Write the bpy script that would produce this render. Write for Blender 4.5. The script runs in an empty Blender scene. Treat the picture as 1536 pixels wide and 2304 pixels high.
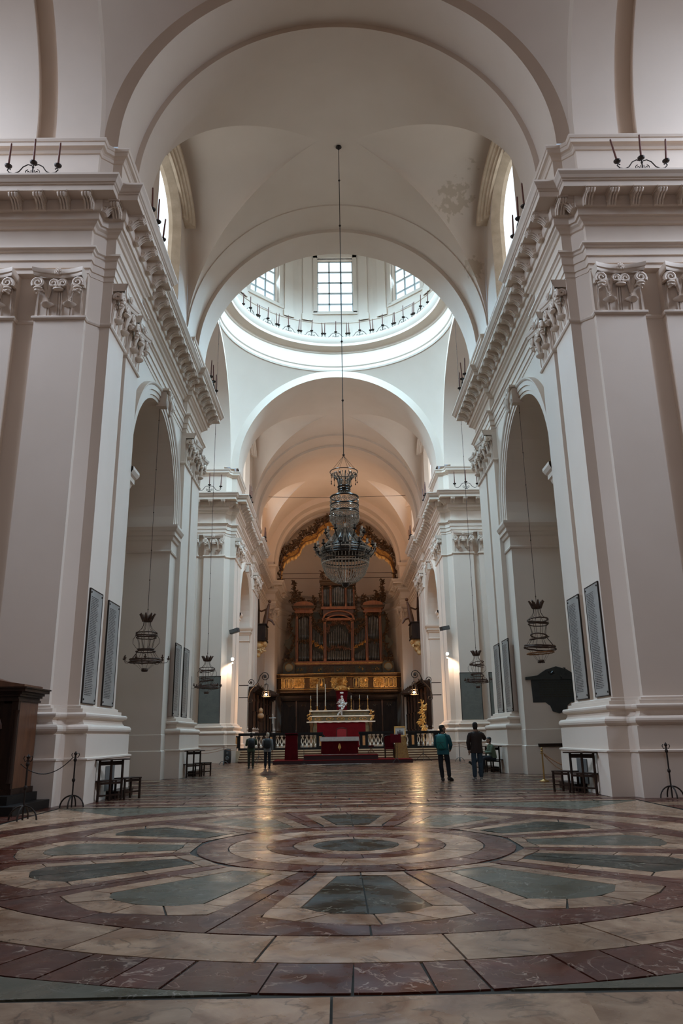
import bpy, math, random
from mathutils import Vector, Matrix
import numpy as np
random.seed(7)
PI = math.pi
S = bpy.context.scene
COL = S.collection

# ------------------------------------------------------------------ camera
cam_d = bpy.data.cameras.new('camera')
cam = bpy.data.objects.new('camera', cam_d); COL.objects.link(cam); S.camera = cam
F_PX, YAW, PITCH, ROLL = 1706.6, 0.0097, 0.2866, -0.0149
cam_d.sensor_fit = 'VERTICAL'; cam_d.sensor_height = 36.0
cam_d.lens = F_PX / 2304 * 36.0
cam_d.clip_end = 400
def cam_axes():
    f = Vector((math.sin(YAW)*math.cos(PITCH), math.cos(YAW)*math.cos(PITCH), math.sin(PITCH)))
    r = Vector((math.cos(YAW), -math.sin(YAW), 0)); u = r.cross(f)
    c, s = math.cos(ROLL), math.sin(ROLL)
    return c*r+s*u, -s*r+c*u, f
_r, _u, _f = cam_axes()
cam.matrix_world = Matrix(((_r.x, _u.x, -_f.x, -0.25), (_r.y, _u.y, -_f.y, 0.0), (_r.z, _u.z, -_f.z, 1.5), (0, 0, 0, 1)))

# ------------------------------------------------------------------ world, light, exposure
W = bpy.data.worlds.new('world'); S.world = W; W.use_nodes = True
W.node_tree.nodes['Background'].inputs[0].default_value = (0.55, 0.68, 0.85, 1)
W.node_tree.nodes['Background'].inputs[1].default_value = 0.6
S.view_settings.view_transform = 'Standard'; S.view_settings.look = 'None'
S.view_settings.gamma = 1; S.view_settings.use_curve_mapping = False
S.view_settings.exposure = 0.0
S.cycles.max_bounces = 7; S.cycles.diffuse_bounces = 4; S.cycles.glossy_bounces = 3
S.cycles.transmission_bounces = 4; S.cycles.transparent_max_bounces = 6
S.cycles.use_denoising = True
S.cycles.sample_clamp_indirect = 4.0
S.cycles.caustics_reflective = False; S.cycles.caustics_refractive = False
PANE_DOME, PANE_SIDE, PANE_FAR = 1.0, 1.3, 2.0

def area(name, loc, aim, sx, sy, power, col, spread=180):
    d = bpy.data.lights.new(name, 'AREA'); d.shape = 'RECTANGLE'; d.size = sx; d.size_y = sy
    d.energy = power; d.color = col; d.spread = math.radians(spread)
    o = bpy.data.objects.new(name, d); COL.objects.link(o); o.location = loc
    o.rotation_euler = (Vector(aim)-Vector(loc)).to_track_quat('-Z', 'Y').to_euler()
    return o
COOL = (0.64, 0.785, 1.0); COOLER = (0.44, 0.75, 1.0); WARM = (1.0, 0.62, 0.34)
# daylight through the facade window behind the camera and the two windows of the cross arms beside it
area('facade_window_light', (0, -7.4, 12), (0, 24, 4), 6, 7, 170, COOL, 75)
area('left_arm_window_light', (-19.2, 15.6, 20.5), (4, 18.5, 7), 4.5, 6, 1600, COOL, 105)
area('right_arm_window_light', (19.2, 15.6, 20.5), (-4, 18.5, 7), 4.5, 6, 1600, COOL, 105)
area('left_transept_window_light', (-19.2, 42.3, 21), (0, 42.3, 13), 5, 6, 480, COOL, 130)
area('right_transept_window_light', (19.2, 42.3, 21), (0, 42.3, 13), 5, 6, 480, COOL, 130)
# unseen fill light added under the dome cap to brighten the crossing
area('dome_fill_light', (0, 42.3, 45.0), (0, 42.3, 0), 4.5, 4.5, 450, COOLER, 75)
for _k in range(8):
    _a = math.pi/2+_k*math.pi/4; _c, _s = math.cos(_a), math.sin(_a)
    area('drum_window_light', (7.4*_c, 42.32+7.4*_s, 33.7), (-3*_c, 42.32-3*_s, 24.2), 2.4, 3.6, 1120, COOLER, 76)
# daylight falling in steeply through the clerestory windows
for _s in (-1, 1):
    area('clerestory_light', (_s*7.35, 27.1, 22.4), (-_s*4, 27.1, 9), 2.6, 3.4, 560, COOLER, 80)
    area('clerestory_light', (_s*7.55, 57.15, 22.4), (-_s*4, 57.15, 9), 2.6, 3.4, 700, COOL, 100)
# warm lamps standing on the cornices of the choir, shining up at its vault
area('choir_cornice_lamp_left', (-6.3, 72.5, 17.6), (-1, 73.5, 26), 0.6, 10, 330, WARM)
area('choir_cornice_lamp_right', (6.3, 72.5, 17.6), (1, 73.5, 26), 0.6, 10, 330, WARM)

# small warm lamps on top of the choir stalls, towards the organ loft
area('stall_top_lamp_left', (-5.6, 77.5, 5.9), (-1.5, 83, 10.5), 0.5, 0.5, 45, WARM, 130)
area('stall_top_lamp_right', (5.6, 77.5, 5.9), (1.5, 83, 10.5), 0.5, 0.5, 45, WARM, 130)

# ------------------------------------------------------------------ helpers
class MB:
    def __init__(s): s.v = []; s.f = []
    def quadgrid(s, rows, closed=False):
        """rows: list of equal-length point lists"""
        o = len(s.v); n = len(rows[0])
        for r in rows: s.v += [tuple(p) for p in r]
        for i in range(len(rows)-1):
            for j in range(n if closed else n-1):
                a = o+i*n+j; b = o+i*n+(j+1) % n
                s.f.append((a, b, b+n, a+n))
        return s
    def poly(s, pts):
        o = len(s.v); s.v += [tuple(p) for p in pts]; s.f.append(tuple(range(o, o+len(pts)))); return s
    def box(s, x0, x1, y0, y1, z0, z1, M=None):
        P = [(x0,y0,z0),(x1,y0,z0),(x1,y1,z0),(x0,y1,z0),(x0,y0,z1),(x1,y0,z1),(x1,y1,z1),(x0,y1,z1)]
        if M: P = [tuple(M @ Vector(p)) for p in P]
        o = len(s.v); s.v += P
        s.f += [tuple(o+i for i in q) for q in ((0,3,2,1),(4,5,6,7),(0,1,5,4),(1,2,6,5),(2,3,7,6),(3,0,4,7))]
        return s
    def tube(s, pts, r, n=6, cap=True, close=False):
        pts = [Vector(p) for p in pts]; m = len(pts)
        rr = r if isinstance(r, (list, tuple)) else [r]*m
        rings = []; up = Vector((0, 0, 1)); prev = None
        for i, p in enumerate(pts):
            a = pts[(i-1) % m] if (i or close) else p; b = pts[(i+1) % m] if (i < m-1 or close) else p
            t = (b-a)
            t = t.normalized() if t.length > 1e-9 else Vector((0, 0, 1))
            if prev is None:
                q = t.orthogonal().normalized()
            else:
                q = prev-t*prev.dot(t)
                q = q.normalized() if q.length > 1e-6 else t.orthogonal().normalized()
            prev = q; w = t.cross(q)
            rings.append([p+(q*math.cos(2*PI*k/n)+w*math.sin(2*PI*k/n))*rr[i] for k in range(n)])
        if close: rings.append(rings[0])
        o = len(s.v); s.quadgrid(rings, True)
        if cap and not close:
            s.f.append(tuple(o+k for k in range(n))[::-1]); e = o+(len(rings)-1)*n
            s.f.append(tuple(e+k for k in range(n)))
        return s
    def lathe(s, prof, n=16, c=(0, 0, 0), M=None, a0=0, a1=2*PI):
        full = abs(a1-a0-2*PI) < 1e-6; k = n if full else n+1
        rows = []
        for r, z in prof:
            row = [(c[0]+r*math.cos(a0+(a1-a0)*i/n), c[1]+r*math.sin(a0+(a1-a0)*i/n), c[2]+z) for i in range(k)]
            if M: row = [tuple(M @ Vector(p)) for p in row]
            rows.append(row)
        return s.quadgrid(rows, full)
    def ball(s, c, r, n=8, m=6, M=None):
        r = r if isinstance(r, (tuple, list)) else (r, r, r)
        rows = []
        for i in range(m+1):
            th = PI*i/m
            row = [(c[0]+r[0]*math.sin(th)*math.cos(2*PI*j/n), c[1]+r[1]*math.sin(th)*math.sin(2*PI*j/n), c[2]+r[2]*math.cos(th)) for j in range(n)]
            if M: row = [tuple(M @ Vector(p)) for p in row]
            rows.append(row)
        return s.quadgrid(rows, True)
    def add(s, other, M=None):
        o = len(s.v)
        s.v += [tuple(M @ Vector(p)) for p in other.v] if M else other.v
        s.f += [tuple(i+o for i in f) for f in other.f]; return s
    def mesh(s, name, mat, smooth=False):
        me = bpy.data.meshes.new(name); me.from_pydata(s.v, [], s.f)
        me.validate(clean_customdata=False)
        if mat: me.materials.append(mat)
        if smooth:
            me.polygons.foreach_set('use_smooth', [True]*len(me.polygons))
            if smooth != 'all':
                try: me.set_sharp_from_angle(angle=math.radians(35))
                except Exception: pass
        me.update(); return me
    def build(s, name, mat, parent=None, smooth=False, **kw):
        return link(name, s.mesh(name, mat, smooth), parent, **kw)
def link(name, me, parent=None, loc=None, rotz=None, kind=None, label=None, cat=None, group=None):
    o = bpy.data.objects.new(name, me); COL.objects.link(o)
    if parent: o.parent = parent
    if loc is not None: o.location = loc
    if rotz is not None: o.rotation_euler = (0, 0, rotz)
    if kind: o['kind'] = kind
    if label: o['label'] = label
    if cat: o['category'] = cat
    if group: o['group'] = group
    return o
def struct(name, mb, mat, smooth=False, **kw): return mb.build(name, mat, None, smooth, kind='structure', **kw)
def thing(name, label, cat, loc=(0, 0, 0), rotz=0, group=None):
    return link(name, None, None, loc, rotz, None, label, cat, group)
def dup(o, parent=None, **kw):
    c = o.copy(); COL.objects.link(c)
    if parent: c.parent = parent
    for k, v in kw.items():
        if k == 'loc': c.location = v
        elif k == 'rotz': c.rotation_euler = (0, 0, v)
        elif k == 'scale': c.scale = v
        else: c[{'cat': 'category'}.get(k, k)] = v
    for ch in list(o.children):
        dup(ch, c)
    return c
def arc(cx, cy, r, a0, a1, n, ry=None):
    ry = ry or r
    return [(cx+r*math.cos(a0+(a1-a0)*i/n), cy+ry*math.sin(a0+(a1-a0)*i/n)) for i in range(n+1)]
def offset(path, e):
    out = []; n = len(path)
    def nrm(a, b):
        dx, dy = b[0]-a[0], b[1]-a[1]; l = math.hypot(dx, dy); return (-dy/l, dx/l)
    for i, p in enumerate(path):
        n1 = nrm(path[i-1], p) if i else None; n2 = nrm(p, path[i+1]) if i < n-1 else None
        if n1 is None: m = n2; k = e
        elif n2 is None: m = n1; k = e
        else:
            d = 1+n1[0]*n2[0]+n1[1]*n2[1]; m = (n1[0]+n2[0], n1[1]+n2[1]); k = e/max(d, .25)
        out.append((p[0]+m[0]*k, p[1]+m[1]*k))
    return out
def sweep(mb, path, prof, s=1):
    """path (u,y) seen from the nave, prof (e,z); s mirrors u to the left (-1) or right (+1)"""
    rows = [[(s*a, b, z) for a, b in offset(path, e)] for e, z in prof]
    return mb.quadgrid(rows)

# ------------------------------------------------------------------ materials
def mat(name, base, rough=.6, metal=0., noise=None, scale=3., bump=0., bscale=30., detail=4, emit=None, spec=None, alpha=None, coords='Object', stretch=None, trans=0, wave=None):
    m = bpy.data.materials.new(name); m.use_nodes = True; nt = m.node_tree; N = nt.nodes; L = nt.links
    b = N['Principled BSDF']
    b.inputs['Base Color'].default_value = (*base, 1); b.inputs['Roughness'].default_value = rough
    b.inputs['Metallic'].default_value = metal
    if spec is not None: b.inputs['Specular IOR Level'].default_value = spec
    if trans: b.inputs['Transmission Weight'].default_value = trans
    tc = N.new('ShaderNodeTexCoord'); src = tc.outputs[coords]
    if stretch:
        mp = N.new('ShaderNodeMapping'); mp.inputs['Scale'].default_value = stretch; L.new(src, mp.inputs[0]); src = mp.outputs[0]
    if noise:
        t = N.new('ShaderNodeTexNoise'); t.inputs['Scale'].default_value = scale; t.inputs['Detail'].default_value = detail
        L.new(src, t.inputs['Vector'])
        r = N.new('ShaderNodeValToRGB'); r.color_ramp.elements[0].position = .32; r.color_ramp.elements[1].position = .68
        r.color_ramp.elements[0].color = (*base, 1); r.color_ramp.elements[1].color = (*noise, 1)
        L.new(t.outputs[0], r.inputs[0]); L.new(r.outputs[0], b.inputs['Base Color'])
    if bump:
        t2 = N.new('ShaderNodeTexNoise'); t2.inputs['Scale'].default_value = bscale; t2.inputs['Detail'].default_value = 3
        L.new(src, t2.inputs['Vector'])
        bp = N.new('ShaderNodeBump'); bp.inputs['Strength'].default_value = bump; bp.inputs['Distance'].default_value = .02
        L.new(t2.outputs[0], bp.inputs['Height']); L.new(bp.outputs[0], b.inputs['Normal'])
    if emit:
        b.inputs['Emission Color'].default_value = (*emit[0], 1); b.inputs['Emission Strength'].default_value = emit[1]
    return m
PLASTER = mat('plaster', (.72, .585, .48), .75, noise=(.69, .555, .45), scale=.6, bump=.05, bscale=12)
def stained_plaster():
    m = PLASTER.copy(); m.name = 'plaster_with_damp_stain'; nt = m.node_tree; N = nt.nodes; L = nt.links; b = N['Principled BSDF']
    src = b.inputs['Base Color'].links[0].from_socket
    g = N.new('ShaderNodeNewGeometry'); mask = None
    for c, r in (((5.5, 29.3, 25.0), 1.9), ((6.1, 28.0, 25.3), 1.5), ((6.4, 31.0, 22.5), 1.2)):
        d = N.new('ShaderNodeVectorMath'); d.operation = 'DISTANCE'; d.inputs[1].default_value = c; L.new(g.outputs['Position'], d.inputs[0])
        mr = N.new('ShaderNodeMapRange'); mr.inputs[1].default_value = r; mr.inputs[2].default_value = r*.3; L.new(d.outputs['Value'], mr.inputs[0])
        if mask is None: mask = mr.outputs[0]
        else:
            mx = N.new('ShaderNodeMath'); mx.operation = 'MAXIMUM'; L.new(mask, mx.inputs[0]); L.new(mr.outputs[0], mx.inputs[1]); mask = mx.outputs[0]
    n = N.new('ShaderNodeTexNoise'); n.inputs['Scale'].default_value = 3.5; n.inputs['Detail'].default_value = 7; L.new(g.outputs['Position'], n.inputs['Vector'])
    k = N.new('ShaderNodeMath'); k.operation = 'MULTIPLY'; L.new(mask, k.inputs[0]); L.new(n.outputs[0], k.inputs[1])
    st = N.new('ShaderNodeMapRange'); st.inputs[1].default_value = .40; st.inputs[2].default_value = .46; st.inputs[4].default_value = .55; L.new(k.outputs[0], st.inputs[0])
    mix = N.new('ShaderNodeMix'); mix.data_type = 'RGBA'; L.new(st.outputs[0], mix.inputs[0]); L.new(src, mix.inputs[6]); mix.inputs[7].default_value = (.44, .32, .21, 1)
    L.new(mix.outputs[2], b.inputs['Base Color']); return m
PLASTER_STAINED = stained_plaster()
STONE = mat('weathered_stone', (.66, .50, .36), .8, noise=(.52, .38, .26), scale=2.2, bump=.3, bscale=14)

def marble(name, a, b_, vein, vscale=1.3, vw=.04, rough=.19, dirt=.5):
    """polished stone: cloudy body, thin veins, worn patches in the polish; each slab differs through its own random value"""
    m = bpy.data.materials.new(name); m.use_nodes = True; nt = m.node_tree; N = nt.nodes; L = nt.links
    b = N['Principled BSDF']; b.inputs['Specular IOR Level'].default_value = .2
    g = N.new('ShaderNodeNewGeometry'); oi = N.new('ShaderNodeObjectInfo')
    mul = N.new('ShaderNodeVectorMath'); mul.operation = 'SCALE'; mul.inputs['Scale'].default_value = 7
    comb = N.new('ShaderNodeCombineXYZ')
    for k in range(3): L.new(oi.outputs['Random'], comb.inputs[k])
    L.new(comb.outputs[0], mul.inputs[0])
    add = N.new('ShaderNodeVectorMath'); L.new(g.outputs['Position'], add.inputs[0]); L.new(mul.outputs[0], add.inputs[1])
    n1 = N.new('ShaderNodeTexNoise'); n1.inputs['Scale'].default_value = 1.6; n1.inputs['Detail'].default_value = 8; n1.inputs['Distortion'].default_value = 1.6; n1.inputs['Roughness'].default_value = .62
    L.new(add.outputs[0], n1.inputs['Vector'])
    r1 = N.new('ShaderNodeValToRGB'); r1.color_ramp.elements[0].position = .3; r1.color_ramp.elements[1].position = .7
    r1.color_ramp.elements[0].color = (*a, 1); r1.color_ramp.elements[1].color = (*b_, 1)
    L.new(n1.outputs[0], r1.inputs[0])
    n2 = N.new('ShaderNodeTexNoise'); n2.inputs['Scale'].default_value = vscale; n2.inputs['Detail'].default_value = 5; n2.inputs['Distortion'].default_value = 2.0
    L.new(add.outputs[0], n2.inputs['Vector'])
    ab = N.new('ShaderNodeMath'); ab.operation = 'SUBTRACT'; ab.inputs[1].default_value = .5; L.new(n2.outputs[0], ab.inputs[0])
    ab2 = N.new('ShaderNodeMath'); ab2.operation = 'ABSOLUTE'; L.new(ab.outputs[0], ab2.inputs[0])
    r2 = N.new('ShaderNodeMapRange'); r2.inputs[1].default_value = 0; r2.inputs[2].default_value = vw; r2.inputs[3].default_value = .75; r2.inputs[4].default_value = 0
    L.new(ab2.outputs[0], r2.inputs[0])
    n3 = N.new('ShaderNodeTexNoise'); n3.inputs['Scale'].default_value = 3; L.new(add.outputs[0], n3.inputs['Vector'])
    mm = N.new('ShaderNodeMath'); mm.operation = 'MULTIPLY'; L.new(r2.outputs[0], mm.inputs[0])
    r3 = N.new('ShaderNodeMapRange'); r3.inputs[1].default_value = .40; r3.inputs[2].default_value = .58; L.new(n3.outputs[0], r3.inputs[0]); L.new(r3.outputs[0], mm.inputs[1])
    mx = N.new('ShaderNodeMix'); mx.data_type = 'RGBA'; L.new(mm.outputs[0], mx.inputs[0]); L.new(r1.outputs[0], mx.inputs[6]); mx.inputs[7].default_value = (*vein, 1)
    # each slab a little lighter or darker
    br = N.new('ShaderNodeMapRange'); br.inputs[3].default_value = .72; br.inputs[4].default_value = 1.15; L.new(oi.outputs['Random'], br.inputs[0])
    hs = N.new('ShaderNodeHueSaturation'); L.new(mx.outputs[2], hs.inputs['Color']); L.new(br.outputs[0], hs.inputs['Value'])
    L.new(hs.outputs[0], b.inputs['Base Color'])
    n4 = N.new('ShaderNodeTexNoise'); n4.inputs['Scale'].default_value = 2.3; n4.inputs['Detail'].default_value = 6; L.new(g.outputs['Position'], n4.inputs['Vector'])
    r4 = N.new('ShaderNodeMapRange'); r4.inputs[1].default_value = .35; r4.inputs[2].default_value = .7; r4.inputs[3].default_value = rough; r4.inputs[4].default_value = rough+.22
    L.new(n4.outputs[0], r4.inputs[0]); L.new(r4.outputs[0], b.inputs['Roughness'])
    n5 = N.new('ShaderNodeTexNoise'); n5.inputs['Scale'].default_value = 5; n5.inputs['Detail'].default_value = 4; L.new(g.outputs['Position'], n5.inputs['Vector'])
    bp = N.new('ShaderNodeBump'); bp.inputs['Strength'].default_value = .25; bp.inputs['Distance'].default_value = .012
    L.new(n5.outputs[0], bp.inputs['Height']); L.new(bp.outputs[0], b.inputs['Normal'])
    return m
M_WHITE = marble('cream_marble', (.49, .325, .21), (.20, .098, .052), (.09, .055, .035), vw=.028)
M_RED = marble('red_marble', (.115, .027, .014), (.055, .014, .008), (.46, .34, .26), vw=.018, vscale=2.2)
M_GREEN = marble('black_green_marble', (.012, .013, .008), (.028, .028, .016), (.30, .29, .22), vw=.016, vscale=2.0)
M_GREY = marble('grey_green_marble', (.07, .066, .045), (.105, .095, .066), (.3, .28, .24), vw=.01)
GROUT = mat('dark_grout', (.035, .03, .02), .9)
PANE = {}
for k, v in (('dome', PANE_DOME), ('side', PANE_SIDE), ('far', PANE_FAR)):
    PANE[k] = mat('daylit_glass_'+k, (.8, .9, 1), .3, emit=((.80, .92, 1.0), v))
BARPAINT = mat('window_bar_paint', (.55, .6, .6), .5)

# ------------------------------------------------------------------ dimensions
Z0 = 19.4                                   # springing of the vaults
P1 = [(14, 19.25), (7.32, 19.25), (7.32, 19.42), (7.02, 19.7), (6.73, 19.7), (6.73, 22.9), (6.98, 22.9)]
P1S = [(14, 19.25), (9.35, 19.25), (9.35, 19.5), (8.75, 19.5), (8.75, 19.25), (7.32, 19.25), (7.32, 19.42), (7.02, 19.7), (6.73, 19.7),
       (6.73, 21.18), (6.95, 21.18), (6.95, 21.5), (6.73, 21.5), (6.73, 22.9), (6.98, 22.9)]
P2 = [(6.98, 31.3), (6.78, 31.3), (6.78, 34.9), (7.05, 34.9), (7.38, 35.2), (7.38, 35.4), (14, 35.4)]
P2S = [(6.98, 31.3), (6.78, 31.3), (6.78, 32.85), (6.98, 32.85), (6.98, 33.2), (6.78, 33.2), (6.78, 34.9), (7.05, 34.9), (7.38, 35.2), (7.38, 35.4), (14, 35.4)]
P3 = [(14, 49.15), (7.6, 49.15), (7.6, 49.4), (7.3, 49.75), (6.98, 49.75), (6.98, 53.1), (7.2, 53.1)]
P3S = [(14, 49.15), (9.33, 49.15), (9.33, 49.4), (8.95, 49.4), (8.95, 49.15), (7.6, 49.15), (7.6, 49.4), (7.3, 49.75), (6.98, 49.75),
       (6.98, 51.25), (7.2, 51.25), (7.2, 51.6), (6.98, 51.6), (6.98, 53.1), (7.2, 53.1)]
P4 = [(7.2, 61.2), (6.98, 61.2), (6.98, 65.4), (7.62, 65.4)]
P4S = [(7.2, 61.2), (6.98, 61.2), (6.98, 62.9), (7.2, 62.9), (7.2, 63.5), (6.98, 63.5), (6.98, 65.4), (7.62, 65.4)]
P5 = [(7.62, 79.2), (6.6, 79.2), (6.6, 82.3)]
APSE = [(6.6*math.cos(a), 83.3+6.6*math.sin(a)) for a in [PI/2*i/14 for i in range(15)]]
BASE = [(.42, 0), (.42, 1.0), (.45, 1.02), (.45, 1.06), (.37, 1.08), (.37, 1.62), (.33, 1.635), (.36, 1.66), (.40, 1.70), (.41, 1.75), (.40, 1.80), (.36, 1.84),
        (.24, 1.86), (.20, 1.92), (.19, 1.98), (.24, 2.02), (.28, 2.03), (.30, 2.07), (.30, 2.11), (.27, 2.14), (.16, 2.15), (.16, 2.24), (.08, 2.25), (.08, 2.31), (.0, 2.34), (-.3, 2.34)]
ASTR = [(0, 12.98), (.04, 12.99), (.07, 13.03), (.07, 13.08), (.04, 13.11), (.0, 13.12)]
ARCHI = [(-.32, 14.5), (.02, 14.5), (.02, 14.65), (.06, 14.66), (.06, 14.89), (.10, 14.9), (.10, 15.14), (.14, 15.16), (.16, 15.22), (.22, 15.25), (.22, 15.31), (-.0, 15.33)]
FRIEZE = [(0, 15.3), (0, 15.98)]
BED = [(0, 15.98), (.06, 16.0), (.10, 16.07), (.18, 16.12), (.20, 16.17), (.26, 16.18), (.26, 16.40), (.32, 16.42), (.34, 16.46), (.34, 16.78)]
CORONA = [(.34, 16.78), (.74, 16.78), (.74, 16.76), (.78, 16.76), (.78, 16.93), (.82, 16.95), (.82, 16.98), (.86, 17.0), (.90, 17.08), (.96, 17.16), (.96, 17.22), (-.02, 17.25)]
ATTIC = [(0, 17.2), (0, 18.70), (.04, 18.71), (.07, 18.76), (.07, 18.80), (.12, 18.84), (.20, 18.86), (.20, 18.99), (.23, 19.0), (.26, 19.07), (.26, 19.1), (-.22, 19.12), (-.22, 19.46), (-.75, 19.5)]
ENT_PROF = ARCHI[:-1] + [(0, 15.33)] + FRIEZE[1:] + BED[1:] + CORONA[1:]

# modillion (scroll bracket): local +x is along the cornice, -y points into the nave, top at z=0
def modillion_mesh():
    m = MB(); w = .13
    prof = [(0, 0), (-.40, 0), (-.44, -.02), (-.46, -.07), (-.43, -.12), (-.37, -.13), (-.31, -.11), (-.24, -.13), (-.16, -.19), (-.11, -.27), (-.06, -.33), (0, -.34)]
    o = len(m.v); n = len(prof)
    for sx in (-w, w): m.v += [(sx, y, z) for y, z in prof]
    m.f.append(tuple(range(o, o+n))); m.f.append(tuple(range(o+2*n-1, o+n-1, -1)))
    for i in range(n): j = (i+1) % n; m.f.append((o+i, o+n+i, o+n+j, o+j))
    for k in (-1, 0, 1): m.tube([(k*.08, -.40, -.015), (k*.08, -.47, -.06), (k*.08, -.42, -.14), (k*.08, -.30, -.135), (k*.08, -.17, -.22), (k*.08, -.08, -.34)], .03, 5)
    for sx in (-w, w):
        m.tube([(sx, -.38+.05*math.cos(a)*(1-a/16), -.065+.05*math.sin(a)*(1-a/16)) for a in [i*.7 for i in range(14)]], .012, 4)
        m.tube([(sx, -.09+.07*math.cos(a)*(1-a/16), -.20+.07*math.sin(a)*(1-a/16)) for a in [i*.7 for i in range(14)]], .014, 4)
    m.box(-w-.02, w+.02, -.48, 0, -.0, .05)
    return m.mesh('modillion', PLASTER)
MODILLION = modillion_mesh()

def modillions(parent, path, s, spacing=.72):
    """brackets under the soffit, on the segments longer than half a metre"""
    pts = offset(path, .34)
    for i in range(len(pts)-1):
        a, b = pts[i], pts[i+1]; L = math.dist(a, b)
        if L < .35: continue
        n = max(1, round(L/spacing)); dx, dy = (b[0]-a[0])/L, (b[1]-a[1])/L
        nx, ny = -dy, dx
        for k in range(n):
            t = (k+.5)*L/n; p = (s*(a[0]+dx*t), a[1]+dy*t, 16.73)
            rz = math.atan2(ny, s*nx)+PI/2
            o = link('modillion', MODILLION, parent, p, rz)

# capital: local x across the pilaster, -y out of the wall, z from its astragal
def capital_mesh(w):
    m = MB(); h = w/2-.04
    rows = [[(x*f, -d, z) for x in (-h, -h*.5, 0, h*.5, h)] for z, f, d in ((.1, 1, .02), (.6, 1, .05), (.95, .94, .1), (1.2, .9, .14))]
    m.quadgrid(rows); 
    for sx in (-1, 1): m.poly([(sx*h, -.02, .1), (sx*h, -.05, .6), (sx*h*.94, -.1, .95), (sx*h*.9, -.14, 1.2), (sx*h*.9, .1, 1.2), (sx*h, .1, .1)])
    for x in (-.94, -.55, -.45, -.1, 0, .1, .45, .55, .94):
        m.tube([(x*h, -.03, .08), (x*h, -.06, .55), (x*h*.97, -.11, .8)], .022, 4)
    def spiral(cx, cz, r, sgn, y):
        return [(cx+sgn*r*(1-a/13)*math.cos(a-.6), y-.003*a, cz-r*(1-a/13)*math.sin(a-.6)*-1) for a in [i*.55 for i in range(20)]]
    for k in (-1, 1):
        xo, xi, xc = k*h*.86, k*h*.20, k*h*.48
        # cup with its beaded stem
        m.lathe([(.015, 0), (.04, .01), (.10, .04), (.17, .07), (.19, .10), (.12, .11), (.05, .13), (.04, .2)], 14, (xc, -.08, .33))
        for j in range(5): m.ball((xc, -.13-.01*j, .5+.055*j), .042, 6, 4)
        # stalks to the volutes
        m.tube([(xc, -.14, .62), (xc+k*.03, -.16, .80), (xc+k*.08, -.20, .98), (xc+k*.18, -.25, 1.13), (xo, -.28, 1.19)], [.045, .065, .065, .055, .045], 7)
        m.tube([(xc, -.14, .62), (xc-k*.03, -.16, .80), (xc-k*.07, -.20, .98), (xc-k*.13, -.23, 1.10), (xi, -.25, 1.15)], [.045, .06, .06, .05, .04], 7)
        m.tube(spiral(xo, 1.02, .17, k, -.28), [.052-.0014*i for i in range(20)], 7)
        m.tube(spiral(xi, 1.01, .14, -k, -.25), [.045-.0012*i for i in range(20)], 7)
        m.ball((xo, -.22, 1.02), (.13, .07, .13), 10, 6); m.ball((xi, -.19, 1.01), (.11, .06, .11), 10, 6)
        # volute turned to the side
        m.tube([(k*(h+.03), -.27+.13*(1-a/13)*math.cos(a-.6)+.10, 1.03+.12*(1-a/13)*math.sin(a-.6)) for a in [i*.55 for i in range(20)]], .04, 5)
        m.ball((xo, -.28, .86), (.13, .08, .05), 8, 5); m.ball((xo+k*.02, -.26, .79), (.09, .07, .05), 8, 5)
        m.tube([(xo+k*.04, -.2, .72), (xo, -.27, .76), (xo-k*.1, -.25, .82), (xo-k*.16, -.18, .8)], .035, 5)
    m.ball((0, -.24, .84), (.16, .09, .05), 10, 5)
    for k in (-1, 1): m.ball((k*.05, -.27, .92), (.05, .05, .045), 6, 5)
    # abacus with concave front
    N = 10; rows = []
    for dz, dd in ((1.17, .0), (1.22, .03), (1.26, .03), (1.28, .07), (1.36, .09), (1.40, .09), (1.40, -.3)):
        rows.append([(x*(h+.02+dd*.5), -(.20+.16*x*x)-dd if dd >= 0 else .12, dz+.05) for x in [(-1+2*i/N) for i in range(N+1)]])
    m.quadgrid(rows)
    for k in (-1, 1): m.poly([(k*(h+.02), -.36, 1.22), (k*(h+.06), -.45, 1.45), (k*(h+.06), .12, 1.45), (k*(h+.02), .12, 1.22)])
    m.poly([(-h, -.3, 1.2), (0, -.2, 1.2), (h, -.3, 1.2), (h, .1, 1.2), (-h, .1, 1.2)])
    for j in range(8):
        a = 2*PI*j/8; m.ball((.07*math.cos(a), -.36, 1.34+.07*math.sin(a)), (.045, .04, .045), 6, 4)
    m.ball((0, -.38, 1.34), .05, 6, 5)
    return m.mesh('capital', PLASTER, True)
CAP = {w: capital_mesh(w) for w in (1.5, 1.36)}
def capital(parent, s, u0, y0, u1, y1, off=.0):
    """centred between the two plan points, facing the nave side"""
    cu, cy = (u0+u1)/2, (y0+y1)/2; w = math.dist((u0, y0), (u1, y1))
    key = min(CAP, key=lambda k: abs(k-w)); dx, dy = (u1-u0)/w, (y1-y0)/w
    o = link('capital', CAP[key], parent, (s*cu, cy, 13.0), math.atan2(dx, s*-dy)+PI/2)
    o.scale = (w/key*1.0, 1, 1); return o

# ------------------------------------------------------------------ nave walls
CAPS1 = [(8.75, 19.25, 7.36, 19.25), (10.85, 19.25, 9.35, 19.25), (6.73, 19.72, 6.73, 21.18), (6.73, 21.5, 6.73, 22.9)]
CAPS2 = [(6.78, 31.3, 6.78, 32.85), (6.78, 33.2, 6.78, 34.9)]
CAPS3 = [(8.95, 49.15, 7.64, 49.15), (10.8, 49.15, 9.33, 49.15), (6.98, 49.8, 6.98, 51.25), (6.98, 51.6, 6.98, 53.1)]
CAPS4 = [(6.98, 61.2, 6.98, 62.9), (6.98, 63.5, 6.98, 65.4)]
CAPS5 = [(7.5, 79.2, 6.62, 79.2), (6.6, 79.3, 6.6, 80.7)]

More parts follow.
